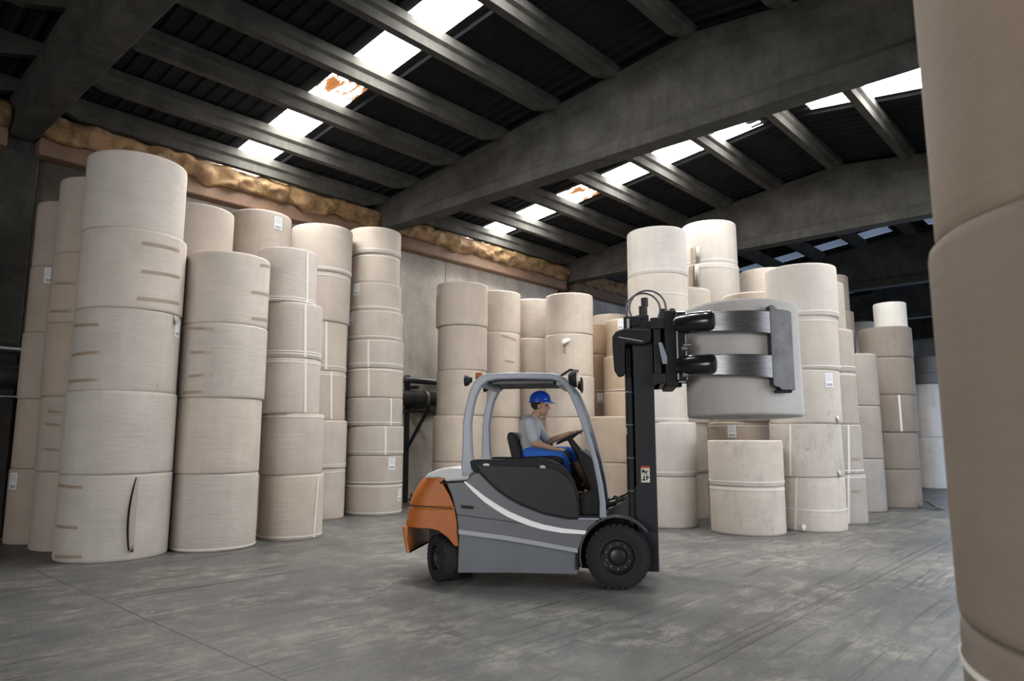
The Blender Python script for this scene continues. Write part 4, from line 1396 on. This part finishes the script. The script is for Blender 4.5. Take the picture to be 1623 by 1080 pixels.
for side in (-1, 1):
    arm(side, 2.965, 2.745, 2.945, 2.665, .008)
    arm(side, 2.50, 2.275, 2.47, 2.19, .008)
    sleeve(side, 2.862, .117)
    sleeve(side, 2.39, .115)
    # contact pad curved to the roll
    bm = bmesh.new()
    rings = []
    for k in range(9):
        x = 1.665 + .215 * k / 8
        dy = math.sqrt((RR + .012) ** 2 - (x - RC[0]) ** 2)
        dx = (x - RC[0]) / (RR + .012)
        ny = dy / (RR + .012)
        zt, zb = 2.965, 2.10
        if k == 0:
            zt, zb = 3.0, 2.16
        if k in (1, 2):
            zt, zb = 3.015 - .02 * (k - 1), 2.13
        if k == 8:
            zt, zb = 2.945, 2.11
        ring = []
        for s in (0, .095):
            ring += [(x + dx * s, .6 + side * (dy + ny * s), zb), (x + dx * s, .6 + side * (dy + ny * s), zt)]
        rings.append([bm.verts.new(ring[i]) for i in (0, 1, 3, 2)])
    for A, B in zip(rings, rings[1:]):
        for k in range(4):
            bm.faces.new((A[k], A[(k + 1) % 4], B[(k + 1) % 4], B[k]))
    bm.faces.new(rings[0])
    bm.faces.new(rings[-1][::-1])
    pd = fp('clamp_pad', bm, mat('pad_steel', (.075, .075, .078), .42, .8, var=.3, vscale=6))
    smooth_angle(pd, 40)
    bevel(pd, .008, 2, 50)
    fp('pad_shoe', BX(1.72, 1.89, .6 + side * .575 if side > 0 else .6 - .66, .6 + side * .66 if side > 0 else .6 - .575, 2.075, 2.11), BLACK, pd, bev=.01)

# the roll held in the clamp
bm = bmesh.new()
roll_mesh(bm, RR, 1.26, 55)
p = LW(RC[0], RC[1], 1.84)
hr = link('paper_roll', bm, PAPER_S, smooth=True, loc=p)
try:
    hr.data.set_sharp_from_angle(angle=math.radians(50))
except Exception:
    pass
hr.color = (.46, .445, .43, .15)
hr.matrix_world = Matrix.Translation(p) @ Matrix.Rotation(math.radians(-1.3), 4, Vector((HX, HY, 0)))
bm = bmesh.new()
lathe_y(bm, [(.045, -.001), (.0595, -.001), (.0595, .10), (.045, .10)], (0, 0, 0), 24, 'Z')
link('core_tube', bm, CORE, hr)
tag(hr, 'pale grey paper roll held up in the forklift clamp', 'paper roll')

# ------------------------------------------------------------------ driver
PO = LW(-.95, .60, 0)
PER = empty('person', (PO.x, PO.y, 1.30), FA)
tag(PER, 'driver in blue helmet, grey T-shirt and blue work clothes steering the forklift', 'person')


def V(x, y, z):
    return Vector((x + .95, y - .60, z - 1.30))


def cap(bm, p0, r0, p1, r1, seg=14):
    """tapered capsule"""
    d = p1 - p0
    L = d.length
    if L < 1e-6:
        d = Vector((0, 0, 1))
    dn = d.normalized()
    u, v = frame_of(dn)
    rings = []
    st = []
    for k in range(5):
        a = math.pi / 2 * (1 - k / 4)
        st.append((-math.sin(a) * r0, math.cos(a) * r0))
    for k in range(5):
        a = math.pi / 2 * k / 4
        st.append((L + math.sin(a) * r1, math.cos(a) * r1))
    vs = []
    for t_, r in st:
        if r < 1e-4:
            vs.append([bm.verts.new(p0 + dn * t_)])
        else:
            vs.append([bm.verts.new(p0 + dn * t_ + (u * math.cos(2 * math.pi * k / seg) + v * math.sin(2 * math.pi * k / seg)) * r) for k in range(seg)])
    for A, B in zip(vs, vs[1:]):
        if len(A) == 1:
            for k in range(seg):
                bm.faces.new((A[0], B[(k + 1) % seg], B[k]))
        elif len(B) == 1:
            for k in range(seg):
                bm.faces.new((A[k], A[(k + 1) % seg], B[0]))
        else:
            for k in range(seg):
                bm.faces.new((A[k], A[(k + 1) % seg], B[(k + 1) % seg], B[k]))


def ell(bm, c, rx, ry, rz, rot=0.0, seg=20):
    m4 = Matrix.Translation(c) @ Matrix.Rotation(rot, 4, 'Y') @ Matrix.Diagonal((rx, ry, rz, 1))
    bmesh.ops.create_uvsphere(bm, u_segments=seg, v_segments=seg // 2 + 2, radius=1, matrix=m4)


def remesh(o, size, it=6, fac=.5):
    md = o.modifiers.new('remesh', 'REMESH')
    md.mode = 'VOXEL'
    md.voxel_size = size
    md.use_smooth_shade = True
    s = o.modifiers.new('smooth', 'SMOOTH')
    s.factor = fac
    s.iterations = it
    return o


# joints (truck coordinates)
hipN, hipF = V(-.99, .50, 1.41), V(-.99, .70, 1.41)
kneeN, kneeF = V(-.60, .46, 1.405), V(-.515, .76, 1.43)
ankN, ankF = V(-.50, .47, 1.0), V(-.325, .74, 1.055)
pelvis, waist, chest = V(-1.0, .60, 1.42), V(-1.02, .60, 1.52), V(-.995, .60, 1.70)
neckb, head = V(-.945, .60, 1.835), V(-.862, .60, 1.985)
shN, shF = V(-.985, .425, 1.785), V(-.965, .775, 1.785)
elN, elF = V(-.915, .365, 1.54), V(-.80, .80, 1.555)
wrN, wrF = V(-.665, .42, 1.475), V(-.515, .74, 1.665)

bm = bmesh.new()
ell(bm, pelvis, .12, .165, .11)
ell(bm, waist, .10, .14, .13)
ell(bm, chest, .115, .165, .17, -.12)
cap(bm, V(-.97, .47, 1.79), .06, V(-.97, .73, 1.79), .06)
cap(bm, neckb, .056, V(-.885, .60, 1.93), .050)
# head: skull, jaw, nose, lips, brow, ears
ell(bm, head + Vector((-.012, 0, .035)), .098, .077, .098)
ell(bm, head + Vector((.022, 0, -.045)), .068, .062, .072, .15)
ell(bm, head + Vector((.058, 0, -.092)), .026, .030, .022)
cap(bm, head + Vector((.088, 0, .012)), .010, head + Vector((.108, 0, -.028)), .014)
ell(bm, head + Vector((.082, 0, -.058)), .014, .026, .009)
ell(bm, head + Vector((.080, 0, -.072)), .013, .023, .008)
ell(bm, head + Vector((.078, 0, .026)), .016, .050, .010)
for s in (-1, 1):
    ell(bm, head + Vector((-.010, s * .078, -.010)), .020, .010, .032, .15)
    ell(bm, head + Vector((.055, s * .042, -.022)), .022, .018, .018)
# legs, feet
for h_, k_, a_ in ((hipN, kneeN, ankN), (hipF, kneeF, ankF)):
    cap(bm, h_, .082, k_, .055)
    cap(bm, k_, .053, k_ + (a_ - k_) * .35 + Vector((-.012, 0, 0)), .052)
    cap(bm, k_ + (a_ - k_) * .35 + Vector((-.012, 0, 0)), .052, a_, .034)
    cap(bm, a_ + Vector((-.02, 0, -.02)), .034, a_ + Vector((.14, 0, -.045)), .026)
# arms
for s_, e_, w_ in ((shN, elN, wrN), (shF, elF, wrF)):
    cap(bm, s_, .052, e_, .038)
    cap(bm, e_, .039, e_ + (w_ - e_) * .3, .038)
    cap(bm, e_ + (w_ - e_) * .3, .038, w_, .024)


def hand(bm, wr, d, side, curl, thumb_dir):
    """palm with four bent fingers and a thumb; d = pointing direction, side = across the palm, curl = bending direction"""
    d, side, curl = d.normalized(), side.normalized(), curl.normalized()
    for q in (-1, -.33, .33, 1):
        cap(bm, wr + side * q * .016, .014, wr + d * .085 + side * q * .030, .012)
    lens = (.062, .076, .080, .070)
    for i, q in enumerate((-1.05, -.36, .34, 1.0)):
        b0 = wr + d * .085 + side * q * .030
        L = lens[i]
        d1 = (d * .88 + curl * .48).normalized()
        d2 = (d * .30 + curl * .95).normalized()
        d3 = (d * -.35 + curl * .94).normalized()
        p1 = b0 + d1 * L * .48
        p2 = p1 + d2 * L * .32
        p3 = p2 + d3 * L * .26
        cap(bm, b0, .0098, p1, .0092, 10)
        cap(bm, p1, .0092, p2, .0085, 10)
        cap(bm, p2, .0085, p3, .0075, 10)
    t0 = wr + d * .025 + side * thumb_dir * .026
    t1 = t0 + (d * .6 + side * thumb_dir * .75 + curl * .25).normalized() * .038
    t2 = t1 + (d * .85 + side * thumb_dir * .1 + curl * .5).normalized() * .030
    cap(bm, t0, .013, t1, .011, 10)
    cap(bm, t1, .011, t2, .009, 10)


hand(bm, wrF, Vector((.86, -.05, .28)), Vector((0, 1, 0)), Vector((.25, 0, -1)), -1)
hand(bm, wrN, Vector((.95, .08, -.10)), Vector((0, 1, .15)), Vector((.15, 0, -1)), 1)
body = link('body', bm, SKIN, PER)
remesh(body, .0055, 3)

# T-shirt
bm = bmesh.new()
ell(bm, V(-1.005, .60, 1.44), .125, .172, .09)
ell(bm, waist, .118, .160, .14)
ell(bm, chest, .132, .182, .185, -.12)
cap(bm, V(-.975, .46, 1.785), .074, V(-.975, .74, 1.785), .074)
cap(bm, neckb + Vector((-.01, 0, -.04)), .078, neckb + Vector((0, 0, -.005)), .066)
for s_, e_ in ((shN, elN), (shF, elF)):
    cap(bm, s_, .070, s_ + (e_ - s_) * .45, .064)
    cap(bm, s_ + (e_ - s_) * .45, .064, s_ + (e_ - s_) * .80, .060)
sh = link('tshirt', bm, SHIRT, PER)
remesh(sh, .009, 3)
dm = sh.modifiers.new('folds', 'DISPLACE')
tx = bpy.data.textures.new('folds', 'CLOUDS')
tx.noise_scale = .09
dm.texture = tx
dm.strength = .018
# work shorts / trousers
bm = bmesh.new()
ell(bm, V(-1.0, .60, 1.39), .132, .178, .105)
cap(bm, hipN, .098, kneeN, .072)
cap(bm, kneeN, .072, kneeN + (ankN - kneeN) * .78, .058)
cap(bm, hipF, .098, kneeF + (hipF - kneeF) * .05, .074)
cap(bm, kneeF, .066, kneeF + (ankF - kneeF) * .18, .068)
tr = link('work_trousers', bm, BLUE, PER)
remesh(tr, .009, 3)
dm = tr.modifiers.new('folds', 'DISPLACE')
dm.texture = tx
dm.strength = .016
# shoes
for a_, nm in ((ankN, 'shoe'), (ankF, 'shoe')):
    bm = bmesh.new()
    cap(bm, a_ + Vector((-.03, 0, -.02)), .043, a_ + Vector((.08, 0, -.042)), .040)
    cap(bm, a_ + Vector((.06, 0, -.042)), .041, a_ + Vector((.155, 0, -.045)), .034)
    o = link(nm, bm, SHOE, PER)
    remesh(o, .008, 3)
# hair at the nape and sides
bm = bmesh.new()
ell(bm, head + Vector((-.028, 0, .030)), .094, .083, .085)
link('hair', bm, HAIR, PER, smooth=True)
# eyes
for s in (-1, 1):
    bm = bmesh.new()
    ell(bm, head + Vector((.080, s * .031, .004)), .010, .013, .008, 0, 12)
    link('eye', bm, HAIR, PER, smooth=True)
# helmet: shell, rim, peak, ridges
bm = bmesh.new()
hc = head + Vector((-.005, 0, .058))
seg = 40
rings = []
for j in range(13):
    a = math.pi / 2 * j / 12
    rr, zz = math.cos(a) ** .8, math.sin(a)
    ring = []
    for k in range(seg):
        b = 2 * math.pi * k / seg
        ring.append(bm.verts.new(hc + Vector((.133 * rr * math.cos(b), .108 * rr * math.sin(b), .122 * zz))) if j < 12 else None)
    if j == 12:
        top = bm.verts.new(hc + Vector((0, 0, .122)))
        for k in range(seg):
            bm.faces.new((rings[-1][k], rings[-1][(k + 1) % seg], top))
    else:
        if rings:
            for k in range(seg):
                bm.faces.new((rings[-1][k], rings[-1][(k + 1) % seg], ring[(k + 1) % seg], ring[k]))
        rings.append(ring)
# brim: short all round, long peak in front
brim = []
for k in range(seg):
    b = 2 * math.pi * k / seg
    ext = .012 + .055 * max(0, math.cos(b)) ** 1.5
    brim.append(bm.verts.new(hc + Vector(((.133 + ext) * math.cos(b), (.108 + ext * .6) * math.sin(b), -.012 - .012 * max(0, math.cos(b))))))
for k in range(seg):
    bm.faces.new((brim[k], brim[(k + 1) % seg], rings[0][(k + 1) % seg], rings[0][k]))
hel = link('hard_hat', bm, HELM, PER, smooth=True)
md = hel.modifiers.new('s', 'SOLIDIFY')
md.thickness = .004
bm = bmesh.new()
for yy in (-.025, 0, .025):
    pts = []
    for k in range(13):
        a = math.radians(30 + 120 * k / 12)
        pts.append(hc + Vector((.126 * math.cos(a) * 1.02, yy, .122 * math.sin(a) * (1.0 - abs(yy) * 1.2) + .001)))
    tube(bm, pts, .006, 6)
link('ridge', bm, HELM, hel, smooth=True)
bm = bmesh.new()
tube(bm, [hc + Vector(((.133 + .012 + .055 * math.cos(b) ** 1.5) * math.cos(b), (.108 + .02) * math.sin(b), -.025)) for b in [math.radians(-65 + 10 * k) for k in range(14)]], .005, 6)
link('peak_edge', bm, mat('pale_peak', (.55, .62, .75), .4), hel, smooth=True)

# loose things: crumpled wrapper by the shaded stack, scrap beside the wall
bm = bmesh.new()
rows = []
for i in range(9):
    row = []
    for j in range(6):
        x = i * .05
        y = j * .05
        row.append(bm.verts.new((x - .20, y - .12, .012 + .05 * abs(noise.noise(Vector((i * .7, j * .9, 3)))) + .18 * (1 - i / 8) ** 2)))
    rows.append(row)
for i in range(8):
    for j in range(5):
        bm.faces.new((rows[i][j], rows[i + 1][j], rows[i + 1][j + 1], rows[i][j + 1]))
o = link('wrapping_paper', bm, PAPER, loc=(18.50, 3.72, 0))
md = o.modifiers.new('s', 'SOLIDIFY')
md.thickness = .004
o.color = (.42, .37, .32, .3)
o.rotation_euler = (0, 0, -.9)
tag(o, 'loose wrapping paper spilling on the floor from the shaded stack', 'paper')
for o_ in bpy.data.objects:
    if 'label' in o_ and len(o_['label'].split()) > 16:
        print('LONG LABEL', o_['label'])
